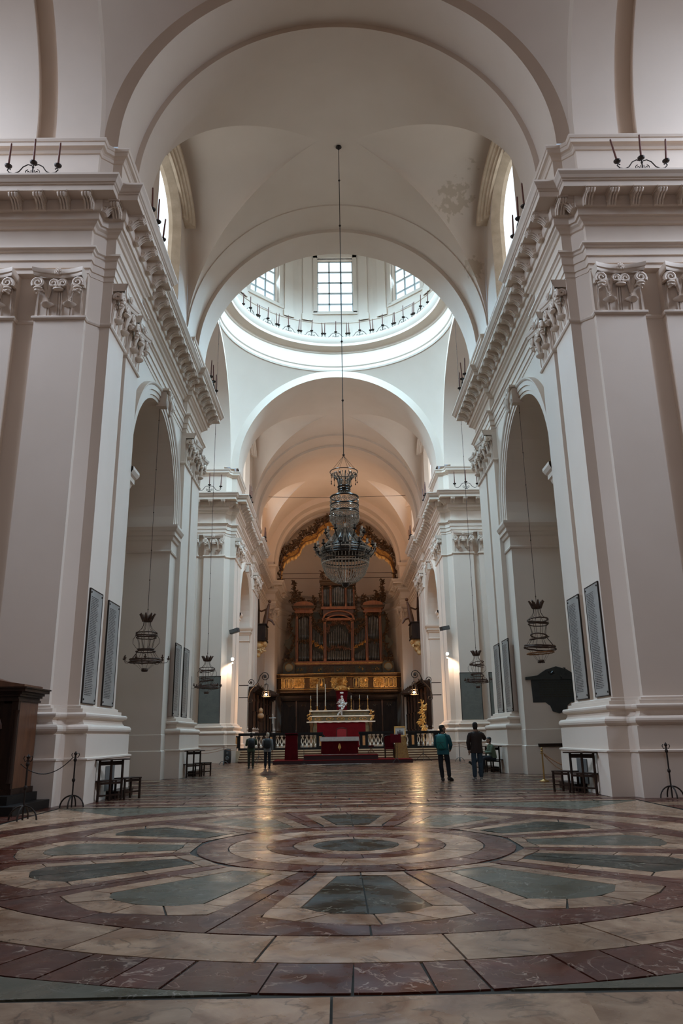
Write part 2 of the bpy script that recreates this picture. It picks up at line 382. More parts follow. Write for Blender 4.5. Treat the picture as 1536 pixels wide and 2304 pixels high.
def arch_wall(mb, u, ya, yb, yc, r, z0, ztop, s, depth, nseg=24):
    """wall at u from ya to yb with a round arch of radius r centred yc, springing z0; soffit and jambs reach outwards by depth"""
    arcp = [(yc-r*math.cos(PI*i/nseg), z0+r*math.sin(PI*i/nseg)) for i in range(nseg+1)]
    lo = [(s*u, ya, 0)]+[(s*u, y, z) for y, z in arcp]
    # left and right strips
    mb.poly([(s*u, ya, 0), (s*u, yc-r, 0), (s*u, yc-r, z0), (s*u, yc-r, ztop), (s*u, ya, ztop)])
    mb.poly([(s*u, yb, 0), (s*u, yc+r, 0), (s*u, yc+r, z0), (s*u, yc+r, ztop), (s*u, yb, ztop)])
    mb.quadgrid([[(s*u, y, z) for y, z in arcp], [(s*u, y, ztop) for y, z in arcp]])
    full = [(yc-r, 0)]+arcp+[(yc+r, 0)]
    mb.quadgrid([[(s*u, y, z) for y, z in full], [(s*(u+depth), y, z) for y, z in full]])
def arc_mould(mb, s, u, yc, z0, r, prof, nseg=28, zfoot=None):
    """prof list of (dr, du): radius added, projection into the nave"""
    rows = []
    for dr, du in prof:
        R = r+dr
        row = [(s*(u-du), yc-R*math.cos(PI*i/nseg), z0+R*math.sin(PI*i/nseg)) for i in range(nseg+1)]
        if zfoot is not None: row = [(s*(u-du), yc-R, zfoot)]+row+[(s*(u-du), yc+R, zfoot)]
        rows.append(row)
    mb.quadgrid(rows)
ARCHIVOLT = [(0, 0), (0, .08), (.12, .08), (.13, .12), (.30, .12), (.31, .16), (.48, .16), (.50, .19), (.54, .22), (.58, .23), (.60, .23), (.60, 0)]
def keystone(parent, s, u, y, z):
    m = MB()
    m.box(-.15, .15, -.30, .1, .1, .70); m.box(-.24, .24, -.42, .1, .72, .80)
    for k in (-1, 1):
        m.tube([(k*.16+k*.13*(1-a/13)*math.cos(a), -.46, .60-.13*(1-a/13)*math.sin(a)) for a in [i*.6 for i in range(18)]], .045, 6)
        m.tube([(k*.2, -.42, .5), (k*.22, -.5, .2), (k*.12, -.48, 0), (k*.02, -.42, -.18)], [.06, .07, .06, .03], 6)
    for j in range(7): m.ball((random.uniform(-.12, .12), -.47, .35-.1*j), .07, 6, 5)
    m.tube([(0, -.44, .4), (0, -.52, 0), (0, -.4, -.3)], [.09, .1, .04], 6)
    return m.build('keystone', PLASTER, parent, True, loc=(s*u, y, z), rotz=-s*PI/2)
IMPOST = [(0, 8.75), (.05, 8.77), (.07, 8.83), (.04, 8.88), (.04, 9.25), (.10, 9.30), (.14, 9.42), (.20, 9.46), (.20, 9.60), (.26, 9.66), (.32, 9.78), (.32, 9.88), (0, 9.9)]

SIDE = {-1: 'left', 1: 'right'}
DEPTH = 4.2
for s in (-1, 1):
    nm = 'wall_'+SIDE[s]
    # near pier, pier before the crossing, pier beyond it, pier of the choir, apse pier
    for base, shaft, caps, tag_ in ((P1, P1S, CAPS1, 'near'), (P2, P2S, CAPS2, 'mid'), (P3, P3S, CAPS3, 'far'), (P4, P4S, CAPS4, 'choir'), (P5+APSE, P5+APSE, CAPS5, 'apse')):
        m = MB()
        lift = 0
        sweep(m, base, BASE, s); sweep(m, shaft, [(0, 2.3), (0, 14.52)], s); sweep(m, shaft, ASTR, s)
        o = struct(nm, m, PLASTER)
        for c in caps: capital(o, s, *c)
    # wall bays with the side arches
    for u, ya, yb, yc in ((6.98, 22.9, 31.3, 26.8), (7.2, 53.1, 61.2, 57.3)):
        m = MB(); r = 3.42
        arch_wall(m, u, ya, yb, yc, r, 10.3, 14.55, s, DEPTH)
        arc_mould(m, s, u, yc, 10.3, r, ARCHIVOLT, zfoot=9.9)
        # closing wall of the side aisle behind the arch
        m.quadgrid([[(s*(u+DEPTH), ya-2, 0), (s*(u+DEPTH), yb+2, 0)], [(s*(u+DEPTH), ya-2, 14), (s*(u+DEPTH), yb+2, 14)]])
        o = struct(nm, m, PLASTER)
        keystone(o, s, u-.05, yc, 13.55)
        for k, (a, b) in enumerate((((yc+r), yb), ((yc-r), ya))):
            im = MB()
            if k == 0: sweep(im, [(u+DEPTH, a), (u, a), (u, b-.02)], IMPOST, s)
            else: sweep(im, [(u, b+.02), (u, a), (u+DEPTH, a)], IMPOST, s)
            im.build('impost', PLASTER, o)
            bm_ = MB()
            jp = [(.0, 0), (.0, 0), (.06, 0), (.06, 1.02), (.02, 1.05), (.02, 1.62), (0, 1.64)]
            if k == 0: sweep(bm_, [(u+DEPTH, a), (u, a), (u, b-.02)], jp, s)
            else: sweep(bm_, [(u, b+.02), (u, a), (u+DEPTH, a)], jp, s)
            bm_.build('base_course', PLASTER, o)
    # recessed wall of the choir
    m = MB(); m.quadgrid([[(s*7.62, 65.4, z), (s*7.62, 79.2, z)] for z in (0, 14.55)])
    struct(nm, m, PLASTER)
    # entablature, three runs: near nave, beyond the crossing, choir and apse
    runs = [P1+P2, P3+P4+P5+APSE]
    for path in runs:
        m = MB(); sweep(m, path, ENT_PROF, s)
        o = struct('trim_1', m, PLASTER)
        seg = path
        k0 = 0
        # brackets on the straight parts; on the round apse every 0.6 m
        modillions(o, [p for p in path if p not in APSE] if path is not runs[0] else path, s, .72 if path is runs[0] else .80)
        if path is not runs[0]:
            ap = offset(APSE, .34)
            for j in range(1, 14, 1):
                p = ap[j]; a = PI/2*j/14
                link('modillion', MODILLION, o, (s*p[0], p[1], 16.73), math.atan2(-math.sin(a), -s*math.cos(a))+PI/2)
        at = path if path is runs[0] else P3+P4+P5
        m = MB(); sweep(m, at, ATTIC, s); struct('trim_2', m, PLASTER)

# ------------------------------------------------------------------ vaults
def barrel(mb, y0, y1, R, zc, n=48, ys=2, z0=None, a0=0, a1=PI):
    rows = [[(R*math.cos(a0+(a1-a0)*i/n), y0+(y1-y0)*j/(ys-1), zc+R*math.sin(a0+(a1-a0)*i/n)) for i in range(n+1)] for j in range(ys)]
    mb.quadgrid(rows)
def annulus(mb, y, R1, R2, zc, n=64):
    mb.quadgrid([[(R*math.cos(PI*i/n), y, zc+R*math.sin(PI*i/n)) for i in range(n+1)] for R in (R1, R2)])
def ring(mb, y0, y1, R, Rout, zc, Rfront=None):
    barrel(mb, y0, y1, R, zc, 64); annulus(mb, y0, R, Rfront or Rout, zc); annulus(mb, y1, R, Rout, zc)
def lunette_vault(mb, y0, y1, R, zc, yc, hw, zcrest, tip, nt=200, ny=150):
    def zfun(x, y):
        zb = zc+math.sqrt(max(0, R*R-x*x)); ax = abs(x)
        if ax <= tip: return zb
        ug = hw*(ax-tip)/(R-tip); u = abs(y-yc)
        if u >= ug: return zb
        q = (ax-tip)/(R-tip); ztip = zc+math.sqrt(R*R-tip*tip); cr = ztip+(zcrest-ztip)*q
        return max(zb, zb+(cr-zb)*(1-(u/ug)**2.5)**(1/2.2))
    rows = []; nv = 64
    for j in range(nv+1):
        v = -1+2*j/nv; row = []
        for i in range(nt+1):
            a = PI*i/nt; x = R*math.cos(a); ug = max(.002, hw*(abs(x)-tip)/(R-tip))
            if abs(v) <= .5: y = yc+ug*math.copysign(1-(1-abs(v)*2)**1.6, v)
            elif v < 0: y = yc-ug-(yc-ug-y0)*(-v-.5)/.5
            else: y = yc+ug+(y1-yc-ug)*(v-.5)/.5
            row.append((x, y, zfun(x, y) if abs(v) < .499 else zc+math.sqrt(max(0, R*R-x*x))))
        rows.append(row)
    mb.quadgrid(rows)
    return lambda y: zfun(R, y)
WIN_N = [0]
def clerestory(s, u, yc, zform, hw, ya, yb, ring_h, pane_key, zb=19.1, far=False):
    """lunette wall with an arched window, stone reveal and a hooded frame"""
    m = MB(); n = 28
    a, b, zs = 2.1, 1.6, 23.3          # opening at the wall face: half width, rise of its arch, springing
    inner = [(yc-a, zb), (yc-a, (zb+zs)/2)]+[(yc-a*math.cos(PI*i/n), zs+b*math.sin(PI*i/n)) for i in range(n+1)]+[(yc+a, (zb+zs)/2), (yc+a, zb)]
    k = len(inner); outer = []
    for i in range(k):
        t = i/(k-1); y = yc-hw+2*hw*t
        outer.append((y, max(zform(min(max(y, ya), yb)), zb)))
    outer[0] = (ya, zb); outer[-1] = (yb, zb)
    m.quadgrid([[(s*u, y, z) for y, z in inner], [(s*u, y, z) for y, z in outer]])
    o = struct('wall_'+SIDE[s], m, PLASTER)
    w = MB()
    in2 = [(yc+(y-yc)*.90, zb+(z-zb)*.97) for y, z in inner]
    w.quadgrid([[(s*u, y, z) for y, z in inner], [(s*(u+.5), yc+(y-yc)*.86, zb+(z-zb)*.965) if 0 else (s*(u+.35), *q) for (y, z), q in zip(inner, in2)], [(s*(u+.6), *q) for q in in2]])
    WIN_N[0] += 1
    wo = struct('window_%d' % WIN_N[0], w, STONE if not far else PLASTER)
    # glass behind glazing bars
    g = MB(); g.poly([(s*(u+.52), y, z) for y, z in in2]); g.build('pane', PANE[pane_key], wo)
    # hood moulding: arc ending on short returns
    h = MB(); rows = []
    for dr, du in ((0, 0), (0, .12), (.16, .14), (.18, .22), (.38, .24), (.42, .34), (.55, .38), (.62, .46), (.74, .48), (.78, .48), (.78, .0)):
        rows.append([(s*(u-du), yc-(2.12+dr)*math.cos(PI*i/n), 24.1-(.25 if 0 else 0)+(.72+dr*.62)*math.sin(PI*i/n)) for i in range(n+1)])
    h.quadgrid(rows)
    for e in (0, n): h.poly([rows[q][e] for q in range(len(rows))])
    h.build('hood_moulding', STONE if not far else PLASTER, wo)
    sh = MB()
    return wo

# crossing under which the camera stands, and the domed crossing beyond
def pendentives(mb, yc, a, z0, n=40, top=True):
    for sx, sy in ((1, 1), (-1, 1), (1, -1), (-1, -1)):
        rows = []
        for j in range(n+1):
            z = a*math.sin(PI/2*j/n); r = math.sqrt(2*a*a-z*z)
            t0 = math.acos(min(1, a/r)); t1 = PI/2-t0
            rows.append([(sx*r*math.cos(t0+(t1-t0)*i/n), yc+sy*r*math.sin(t0+(t1-t0)*i/n), z0+z) for i in range(n+1)])
        mb.quadgrid(rows)
NC, DC, A = 12.32, 42.32, 7.4
m = MB(); pendentives(m, NC, A, Z0)
rows = []
for j in range(13):
    z = A+(A*math.sqrt(2)-A)*j/12; r = math.sqrt(max(0, 2*A*A-z*z)); rows.append([(r*math.cos(2*PI*i/64), NC+r*math.sin(2*PI*i/64), Z0+z) for i in range(64)])
m.quadgrid(rows, True)
# arms left and right of it, with the two strips seen over the cornice
for s in (-1, 1):
    for (u0, u1, R) in ((7.38, 8.75, 7.0), (8.75, 9.35, 7.25), (9.35, 12, 7.0), (12, 20, 7.25)):
        m.quadgrid([[(s*u, NC-R*math.cos(PI*i/40), Z0+R*math.sin(PI*i/40)) for i in range(41)] for u in (u0, u1)])
    for u in (7.38, 8.75, 9.35, 12):
        m.quadgrid([[(s*u, NC-R*math.cos(PI*i/40), Z0+R*math.sin(PI*i/40)) for i in range(41)] for R in (7.0, 7.42)])
struct('ceiling', m, PLASTER, 'all' if False else True)
m = MB(); pendentives(m, DC, A, Z0)
for s in (-1, 1):
    m.quadgrid([[(s*u, DC-7.1*math.cos(PI*i/40), Z0+7.1*math.sin(PI*i/40)) for i in range(41)] for u in (7.4, 20)])
    m.quadgrid([[(s*7.4, DC-R*math.cos(PI*i/40), Z0+R*math.sin(PI*i/40)) for i in range(41)] for R in (7.1, 7.42)])
struct('ceiling', m, PLASTER, True)

m = MB()
# rings at the near pier
ring(m, 19.72, 21.4, 6.93, 7.0, Z0, 7.45); ring(m, 21.4, 22.9, 6.73, 7.0, Z0)
ring(m, 31.3, 33.1, 6.93, 7.0, Z0); ring(m, 33.1, 34.92, 6.75, 7.45, Z0)
zf1 = lunette_vault(m, 22.9, 31.3, 6.98, Z0, 27.1, 4.15, 26.0, .75)
struct('ceiling', m, PLASTER_STAINED, True)
m = MB()
ring(m, 49.72, 51.5, 6.9, 7.2, Z0, 7.45); ring(m, 51.5, 53.1, 7.05, 7.2, Z0)
ring(m, 61.2, 63.4, 7.05, 7.2, Z0); ring(m, 63.4, 65.4, 6.85, 7.7, Z0)
zf2 = lunette_vault(m, 53.1, 61.2, 7.2, Z0, 57.15, 4.0, 26.2, .75)
struct('ceiling', m, PLASTER, True)
m = MB()
zf3 = lunette_vault(m, 65.4, 79.2, 7.62, Z0-.3, 72.3, 4.2, 25.2, 3.0)
ring(m, 79.2, 80.7, 6.75, 7.7, Z0); ring(m, 80.7, 82.3, 6.45, 7.0, Z0); barrel(m, 82.2, 83.3, 6.6, Z0-.5, 48); annulus(m, 82.3, 6.4, 7.0, Z0-.3)
rows = []
for j in range(13):                                     # half dome of the apse
    b = PI/2*j/12; rows.append([(6.6*math.cos(b)*math.cos(a), 83.25+6.6*math.cos(b)*math.sin(a), Z0-.5+6.6*math.sin(b)) for a in [PI*i/32 for i in range(33)]])
m.quadgrid(rows)
m.quadgrid([[(x, y, z) for x, y in [(-a, b) for a, b in [(6.6, 82.3)]+APSE]+[(a, b) for a, b in (APSE[::-1]+[(6.6, 82.3)])]] for z in (17.2, Z0-.4)])
struct('ceiling', m, PLASTER, True)
for s in (-1, 1):
    clerestory(s, 6.98, 27.1, zf1, 4.15, 22.9, 31.3, 0, 'side')
    clerestory(s, 7.2, 57.15, zf2, 4.0, 53.1, 61.2, 0, 'far', far=True)
    clerestory(s, 7.62, 72.3, zf3, 4.2, 65.4, 79.2, 0, 'far', far=True)

# ------------------------------------------------------------------ dome: ring, drum, windows, cap
m = MB()
RING = [(7.42, 26.75), (7.36, 26.85), (7.40, 27.05), (7.32, 27.12), (7.30, 27.30), (7.38, 27.36), (7.38, 28.1), (7.30, 28.15), (7.24, 28.30), (7.14, 28.36), (6.80, 28.40), (6.74, 28.42), (6.74, 28.62), (6.66, 28.70), (6.58, 28.84), (6.52, 28.98), (6.52, 29.02), (7.25, 29.05)]
m.lathe(RING, 96, (0, DC, 0))
struct('trim_3', m, PLASTER, True)
m = MB(); RD = 7.25
m.lathe([(RD, 29.0), (RD, 30.5), (RD-.06, 30.52), (RD-.06, 30.62), (RD, 30.64)], 96, (0, DC, 0))
WZ0, WZ1, WHA = 31.45, 36.0, .183
for k in range(8):
    ac = PI/2+k*PI/4; h = PI/8
    cols = [ac-h, ac-h*.8, ac-WHA, ac-WHA*.5, ac, ac+WHA*.5, ac+WHA, ac+h*.8, ac+h]
    cols = sorted(set([ac-h+2*h*i/10 for i in range(11) if abs(-h+2*h*i/10) > WHA+.01]+[ac-WHA, ac+WHA]))
    zs = [30.6, WZ0, WZ1, 38.2]
    for i in range(len(cols)-1):
        for j in range(3):
            if j == 1 and abs((cols[i]+cols[i+1])/2-ac) < WHA: continue
            m.poly([(RD*math.cos(a), DC+RD*math.sin(a), z) for a, z in ((cols[i], zs[j]), (cols[i+1], zs[j]), (cols[i+1], zs[j+1]), (cols[i], zs[j+1]))])
    # paired pilaster strips between windows
    for d in (-.10, .10):
        am = ac+h+d; ca, sa = math.cos(am), math.sin(am)
        M = Matrix(((-sa, ca, 0, RD*ca), (ca, sa, 0, DC+RD*sa), (0, 0, 1, 0), (0, 0, 0, 1)))
        m.box(-.33, .33, -.14, .05, 30.6, 38, M); m.box(-.40, .40, -.2, .05, 30.6, 31.1, M)
rows = []
for j in range(13):
    b = PI/2*j/12; r = RD*math.cos(b)
    rows.append([(r*math.cos(2*PI*i/64), DC+r*math.sin(2*PI*i/64), 38.2+RD*math.sin(b)) for i in range(64)])
m.quadgrid(rows, True)
struct('ceiling', m, PLASTER, True)
for k in range(8):
    ac = PI/2+k*PI/4; hwid = RD*math.sin(WHA); d0 = RD*math.cos(WHA)
    ca, sa = math.cos(ac), math.sin(ac)
    M = Matrix(((sa, ca, 0, 0), (-ca, sa, 0, DC), (0, 0, 1, 0), (0, 0, 0, 1)))      # local x across, y outwards
    w = MB()
    loop = [(-hwid, WZ0), (hwid, WZ0), (hwid, WZ1), (-hwid, WZ1), (-hwid, WZ0)]
    w.quadgrid([[M @ Vector((x, y, z)) for x, z in loop] for y in (d0, d0+.7)])
    for (x0, x1, z0_, z1_) in ((-hwid-.3, -hwid, WZ0-.1, WZ1+.3), (hwid, hwid+.3, WZ0-.1, WZ1+.3), (-hwid-.3, hwid+.3, WZ1, WZ1+.3), (-hwid-.45, hwid+.45, WZ0-.25, WZ0)):
        w.box(x0, x1, d0-.12, d0+.12, z0_, z1_, M)
    WIN_N[0] += 1
    wo = struct('window_%d' % WIN_N[0], w, PLASTER)
    ph = (WZ1-WZ0)/5; pw = 2*hwid/3; pm = None
    if k in (0, 1, 7):
        for i in range(3):
            for j in range(5):
                g = MB(); x0 = -hwid+pw*i; z0_ = WZ0+ph*j
                g.poly([M @ Vector((x, d0+.5, z)) for x, z in ((x0+.03, z0_+.03), (x0+pw-.03, z0_+.03), (x0+pw-.03, z0_+ph-.03), (x0+.03, z0_+ph-.03))])
                g.build('pane', PANE['dome'], wo)
    else:
        g = MB(); g.poly([M @ Vector((x, d0+.5, z)) for x, z in ((-hwid, WZ0), (hwid, WZ0), (hwid, WZ1), (-hwid, WZ1))]); g.build('pane', PANE['dome'], wo)
    b = MB()
    for i in range(4): x = -hwid+pw*i; b.box(x-.055, x+.055, d0+.42, d0+.52, WZ0, WZ1, M)
    for j in range(6): z = WZ0+ph*j; b.box(-hwid, hwid, d0+.42, d0+.52, z-.055, z+.055, M)
    b.build('glazing_bar', BARPAINT, wo)

# ------------------------------------------------------------------ walls out of view that close the space
m = MB()
for s in (-1, 1):
    for y0, y1 in ((4.9, 19.6), (35, 49.7)):
        m.poly([(s*20, y0, 0), (s*20, y1, 0), (s*20, y1, 27), (s*20, y0, 27)])
    m.poly([(s*14, 19.2, 0), (s*20, 19.2, 0), (s*20, 19.2, 20), (s*14, 19.2, 20)])
    m.poly([(s*14, 35.4, 0), (s*20, 35.4, 0), (s*20, 35.4, 20), (s*14, 35.4, 20)])
    m.poly([(s*14, 49.15, 0), (s*20, 49.15, 0), (s*20, 49.15, 20), (s*14, 49.15, 20)])
    m.poly([(s*7.3, 4.9, 0), (s*20, 4.9, 0), (s*20, 4.9, 20), (s*7.3, 4.9, 20)])
    m.poly([(s*7.3, 4.9, 0), (s*7.3, -8, 0), (s*7.3, -8, 20), (s*7.3, 4.9, 20)])
m.poly([(-7.3, -8, 0), (7.3, -8, 0), (7.3, -8, 27), (-7.3, -8, 27)])
struct('wall_back', m, PLASTER)
m = MB(); barrel(m, -8, 4.95, 7.3, Z0-.2, 32); struct('ceiling', m, PLASTER, True)

# ------------------------------------------------------------------ floor: base and inlaid slabs
m = MB(); m.box(-20.5, 20.5, -8.5, 92, -.3, -.012)
FLOOR = struct('floor', m, GROUT)
RC = (0.0, 11.75)
SLABS = []
def slab(pts, material):
    """pts: plan polygon (absolute), shrunk a little so that the joint shows"""
    cx = sum(p[0] for p in pts)/len(pts); cy = sum(p[1] for p in pts)/len(pts)
    n = len(pts); A2 = sum(pts[i][0]*pts[(i+1) % n][1]-pts[(i+1) % n][0]*pts[i][1] for i in range(n))
    if A2 < 0: pts = pts[::-1]
    q = offset(pts+[pts[0], pts[1]], .009)[1:-1]
    q = [(a+random.uniform(-.006, .006), b+random.uniform(-.006, .006)) for a, b in [q[-1]]+q[:-1]]
    SLABS.append((abs(A2)/((cx+.25)**2+cy*cy)**1.5, cx, cy, q, material))
def pol(r, a): return (RC[0]+r*math.cos(a), RC[1]+r*math.sin(a))
def sector(r0, r1, a0, a1, material, n=None):
    n = n or max(2, int((a1-a0)*r1/.25))
    P = [pol(r1, a0+(a1-a0)*i/n) for i in range(n+1)]
    P += [pol(r0, a1-(a1-a0)*i/n) for i in range(n+1)] if r0 > 0 else []
    slab(P, material)
def ring_slabs(r0, r1, n, material, ph=0., jit=.0):
    cuts = [ph+2*PI*(i+random.uniform(-jit, jit))/n for i in range(n)]; cuts.append(cuts[0]+2*PI)
    for i in range(n): sector(r0, r1, cuts[i], cuts[i+1], material)
slab([pol(.61, 2*PI*i/40) for i in range(40)], M_GREEN)
ring_slabs(.61, .90, 5, M_WHITE, .3, .2); ring_slabs(.90, 1.27, 8, M_RED, 0, .2)
ring_slabs(1.27, 1.81, 11, M_WHITE, .1, .15); ring_slabs(1.81, 2.25, 12, M_RED, .26, .05)
def rot(a, r, t): return (RC[0]+r*math.cos(a)-t*math.sin(a), RC[1]+r*math.sin(a)+t*math.cos(a))
for k in range(12):
    a = -PI/2+k*PI/6; body = M_GREEN if k % 2 == 0 else M_GREY
    ri, ro = 2.50, 4.40; hi, ho = .27, .60
    end = [rot(a, 4.18+.22*math.cos(t*1.5), ho*t*.97) for t in (-1, -.6, -.2, .2, .6, 1)]
    mid_o = rot(a, ro, 0)
    if k % 2 == 0:
        slab([rot(a, ri, -hi), rot(a, 4.10, -ho), *[rot(a, 4.2+.2*math.cos(t*1.5), ho*t) for t in (-.75, -.4)], rot(a, ro, 0), rot(a, ri+.03, 0)], body)
        slab([rot(a, ri, hi), rot(a, 4.10, ho), *[rot(a, 4.2+.2*math.cos(t*1.5), ho*t) for t in (.75, .4)], rot(a, ro, 0), rot(a, ri+.03, 0)], body)
    else:
        slab([rot(a, ri, -hi), rot(a, 4.10, -ho), *[rot(a, 4.2+.2*math.cos(t*1.5), ho*t) for t in (-.75, -.4, 0, .4, .75)], rot(a, 4.10, ho), rot(a, ri, hi), rot(a, ri-.03, 0)], body)
    for sg in (-1, 1):
        c = random.uniform(.35, .65)
        p = lambda q, f: rot(a, ri+(4.10-ri)*q, sg*((hi+(ho-hi)*q)*(1-f)+(.52+(.90-.52)*q)*f))
        slab([p(0, 0), p(c, 0), p(c, 1), p(0, 1)], M_WHITE); slab([p(c, 0), p(1, 0), p(1, 1), p(c, 1)], M_WHITE)
        slab([rot(a, ri, sg*hi), rot(a, ri, sg*.52), rot(a, 2.27, sg*.50), rot(a, 2.27, 0), rot(a, ri-.03, 0)], M_WHITE)
        slab([p(1, 0), p(1, 1), rot(a, 4.45, sg*.93), rot(a, 4.62, sg*.62), rot(a, 4.33, sg*.32)], M_WHITE)
    slab([rot(a, 4.33, -.32), rot(a, 4.62, -.62), rot(a, 4.78, -.2), rot(a, 4.79, .1), rot(a, 4.40, .05)], M_WHITE)
    slab([rot(a, 4.33, .32), rot(a, 4.62, .62), rot(a, 4.79, .1), rot(a, 4.40, .05)], M_WHITE)
    # red field between this spoke and the next
    b = a+PI/6
    slab([rot(a, 2.27, .50), rot(a, 3.3, .705), rot(b, 3.3, -.705), rot(b, 2.27, -.50)], M_RED)
    slab([rot(a, 3.3, .705), rot(a, 4.45, .93), rot(a, 4.62, .62), rot(a, 4.80, .0), pol(5.15, a), pol(5.15, a+PI/24), pol(5.15, a+PI/12), rot(a+PI/12, 3.2, 0)], M_RED)
    slab([rot(b, 3.3, -.705), rot(b, 4.45, -.93), rot(b, 4.62, -.62), rot(b, 4.80, .0), pol(5.15, b), pol(5.15, b-PI/24), pol(5.15, b-PI/12), rot(a+PI/12, 3.2, 0)], M_RED)
ring_slabs(5.15, 5.88, 26, M_WHITE, -.05, .2); ring_slabs(5.88, 6.52, 78, M_RED, .0, .25)
# spandrels between the circle and its square
for q in range(4):
    a = PI/4+q*PI/2
    P = [pol(6.53, a-PI/4+.12+(PI/2-.24)*i/10) for i in range(11)]
    for (i0, i1) in ((0, 5), (5, 10)):
        seg = P[i0:i1+1]; far = (RC[0]+6.55*(1 if math.cos(a) > 0 else -1), RC[1]+6.6*(1 if math.sin(a) > 0 else -1))
        slab(seg+[far], M_WHITE if (q+i0) % 2 == 0 else M_GREY)
# row of large slabs in front of the rose
xs = [-9.5, -6.6, -4.6, -2.45, -1.1, -.30, 1.1, 2.15, 4.2, 6.4, 9.5]
for i in range(len(xs)-1):
    x0, x1 = xs[i], xs[i+1]; mm_ = M_GREY if i in (1, 2) else M_WHITE
    slab([(x0, 4.25), (x1, 4.25), (x1+.12*(i % 2), 5.18), (x0, 5.18)], mm_)
for i in range(9): slab([(-6.3+1.4*i, 3.1), (-4.9+1.4*i, 3.1), (-4.9+1.4*i, 4.25), (-6.3+1.4*i, 4.25)], M_WHITE if i % 3 else M_RED)
# bands of slabs beyond the rose
FARSTUFF = {M_WHITE: MB(), M_RED: MB(), M_GREEN: MB(), M_GREY: MB()}
def band(y0, y1, cols, x0=-6.6, x1=6.6, wid=1.3, far=False, skew=0.):
    x = x0+random.uniform(-.6, 0)
    i = 0
    while x < x1:
        w = wid*random.uniform(.7, 1.4); a, b = max(x, x0), min(x+w, x1)
        if b-a > .05:
            c = cols[i % len(cols)]
            P = [(a+.008, y0+.01), (b-.008, y0+.01), (b-.008+skew, y1-.01), (a+.008+skew, y1-.01)]
            if far: FARSTUFF[c].poly([(px, py, 0.) for px, py in P])
            else: slab(P, c)
        x += w; i += 1
y = 18.42; pat = [M_WHITE, M_RED, M_WHITE, M_RED, M_WHITE, M_RED, M_WHITE, M_RED, M_GREY]
dep = [.32, .55, .30, .60, .34, .5, .30, .6, .45]
k = 0
while y < 21.5:
    d = dep[k % 9]; band(y, y+d, [pat[k % 9]], wid=1.7); y += d; k += 1
while y < 49.0:
    d = dep[k % 9]*1.15; band(y, y+d, [pat[k % 9]], wid=1.9, far=True); y += d; k += 1
# lozenges inlaid over the far bands: long hexagons bordered in white
def hexa(cx, cy, hx, hy, c, z):
    FARSTUFF[c].poly([(cx-hx, cy, z), (cx-hx*.6, cy-hy, z), (cx+hx*.6, cy-hy, z), (cx+hx, cy, z), (cx+hx*.6, cy+hy, z), (cx-hx*.6, cy+hy, z)])
for cy in (26.9, 33.2, 42.3):
    for cx in (-3.6, 0, 3.6):
        hexa(cx, cy, 1.7, 1.5, M_WHITE, .003); hexa(cx, cy, 1.35, 1.1, M_RED if cx else M_GREEN, .006)
for s in (-1, 1):
    yy = 4.2
    while yy < 49:
        if not (19 < yy < 22.9 or 31 < yy < 35.3):
            a, b = sorted((s*6.6, s*(13 if (yy < 19 or yy > 35.3) else 11)))
            band(yy, yy+.8, [M_RED if int(yy/.8) % 3 else M_WHITE], a, b, 1.6, True)
        yy += .8
SLABS.sort(key=lambda t: -t[0])
for _, cx, cy, q, material in SLABS[:298]:                  # the slabs that show largest, each a piece of its own
    n = len(q)
    v = [(x-cx, y-cy, 0) for x, y in q]+[(x-cx, y-cy, -.014) for x, y in q]
    me = bpy.data.meshes.new('marble_slab'); me.from_pydata(v, [], [tuple(range(n))]+[(i, i+n, (i+1) % n+n, (i+1) % n) for i in range(n)]); me.materials.append(material)
    link('marble_slab', me, FLOOR, (cx, cy, random.uniform(-.0015, .0015)))
for _, cx, cy, q, material in SLABS[298:]: FARSTUFF[material].poly([(x, y, 0) for x, y in q])
allv, allf, mi = [], [], []
for k, mbb in enumerate(FARSTUFF.values()):
    o_ = len(allv); allv += mbb.v; allf += [tuple(i+o_ for i in f) for f in mbb.f]; mi += [k]*len(mbb.f)
me = bpy.data.meshes.new('marble_paving'); me.from_pydata(allv, [], allf)
for c in FARSTUFF: me.materials.append(c)
me.polygons.foreach_set('material_index', mi); link('marble_paving', me, FLOOR, kind='stuff')
# ------------------------------------------------------------------ object materials
IRON = mat('wrought_iron', (.030, .020, .015), .55, .6)
RUST = mat('rusty_iron', (.10, .045, .025), .7, .3, noise=(.05, .025, .015), scale=20)
CANDLE_RED = mat('dark_red_candle', (.12, .035, .022), .5)
WAX = mat('candle_wax', (.55, .50, .40), .45)
WOOD = mat('dark_walnut', (.020, .010, .007), .42, noise=(.036, .018, .011), scale=6, stretch=(1, 1, .15), bump=.1, spec=.12)
WOODRED = mat('reddish_wood', (.15, .055, .022), .4, noise=(.09, .032, .014), scale=5, stretch=(3, 3, .4), bump=.1)
ORGWOOD = mat('organ_wood', (.36, .12, .03), .4, noise=(.22, .065, .018), scale=3, stretch=(2, 2, .4))
ORGGREEN = mat('olive_paint', (.050, .046, .026), .5, noise=(.085, .06, .03), scale=3)
GILT = mat('old_gilding', (.60, .32, .08), .38, .6, noise=(.30, .13, .035), scale=7, bump=.4, bscale=25)
GILTBRIGHT = mat('bright_gilding', (.85, .50, .14), .4, .45, noise=(.6, .3, .08), scale=5)
CARVED = mat('carved_dark_gilt', (.13, .06, .02), .45, .4, noise=(.05, .03, .018), scale=9, bump=.5, bscale=20)
PIPE = mat('organ_pipe_metal', (.20, .20, .20), .35, .8, noise=(.13, .13, .13), scale=3)
REDCLOTH = mat('crimson_cloth', (.085, .003, .006), .85, noise=(.065, .002, .005), scale=4, bump=.2, bscale=30, spec=.08)
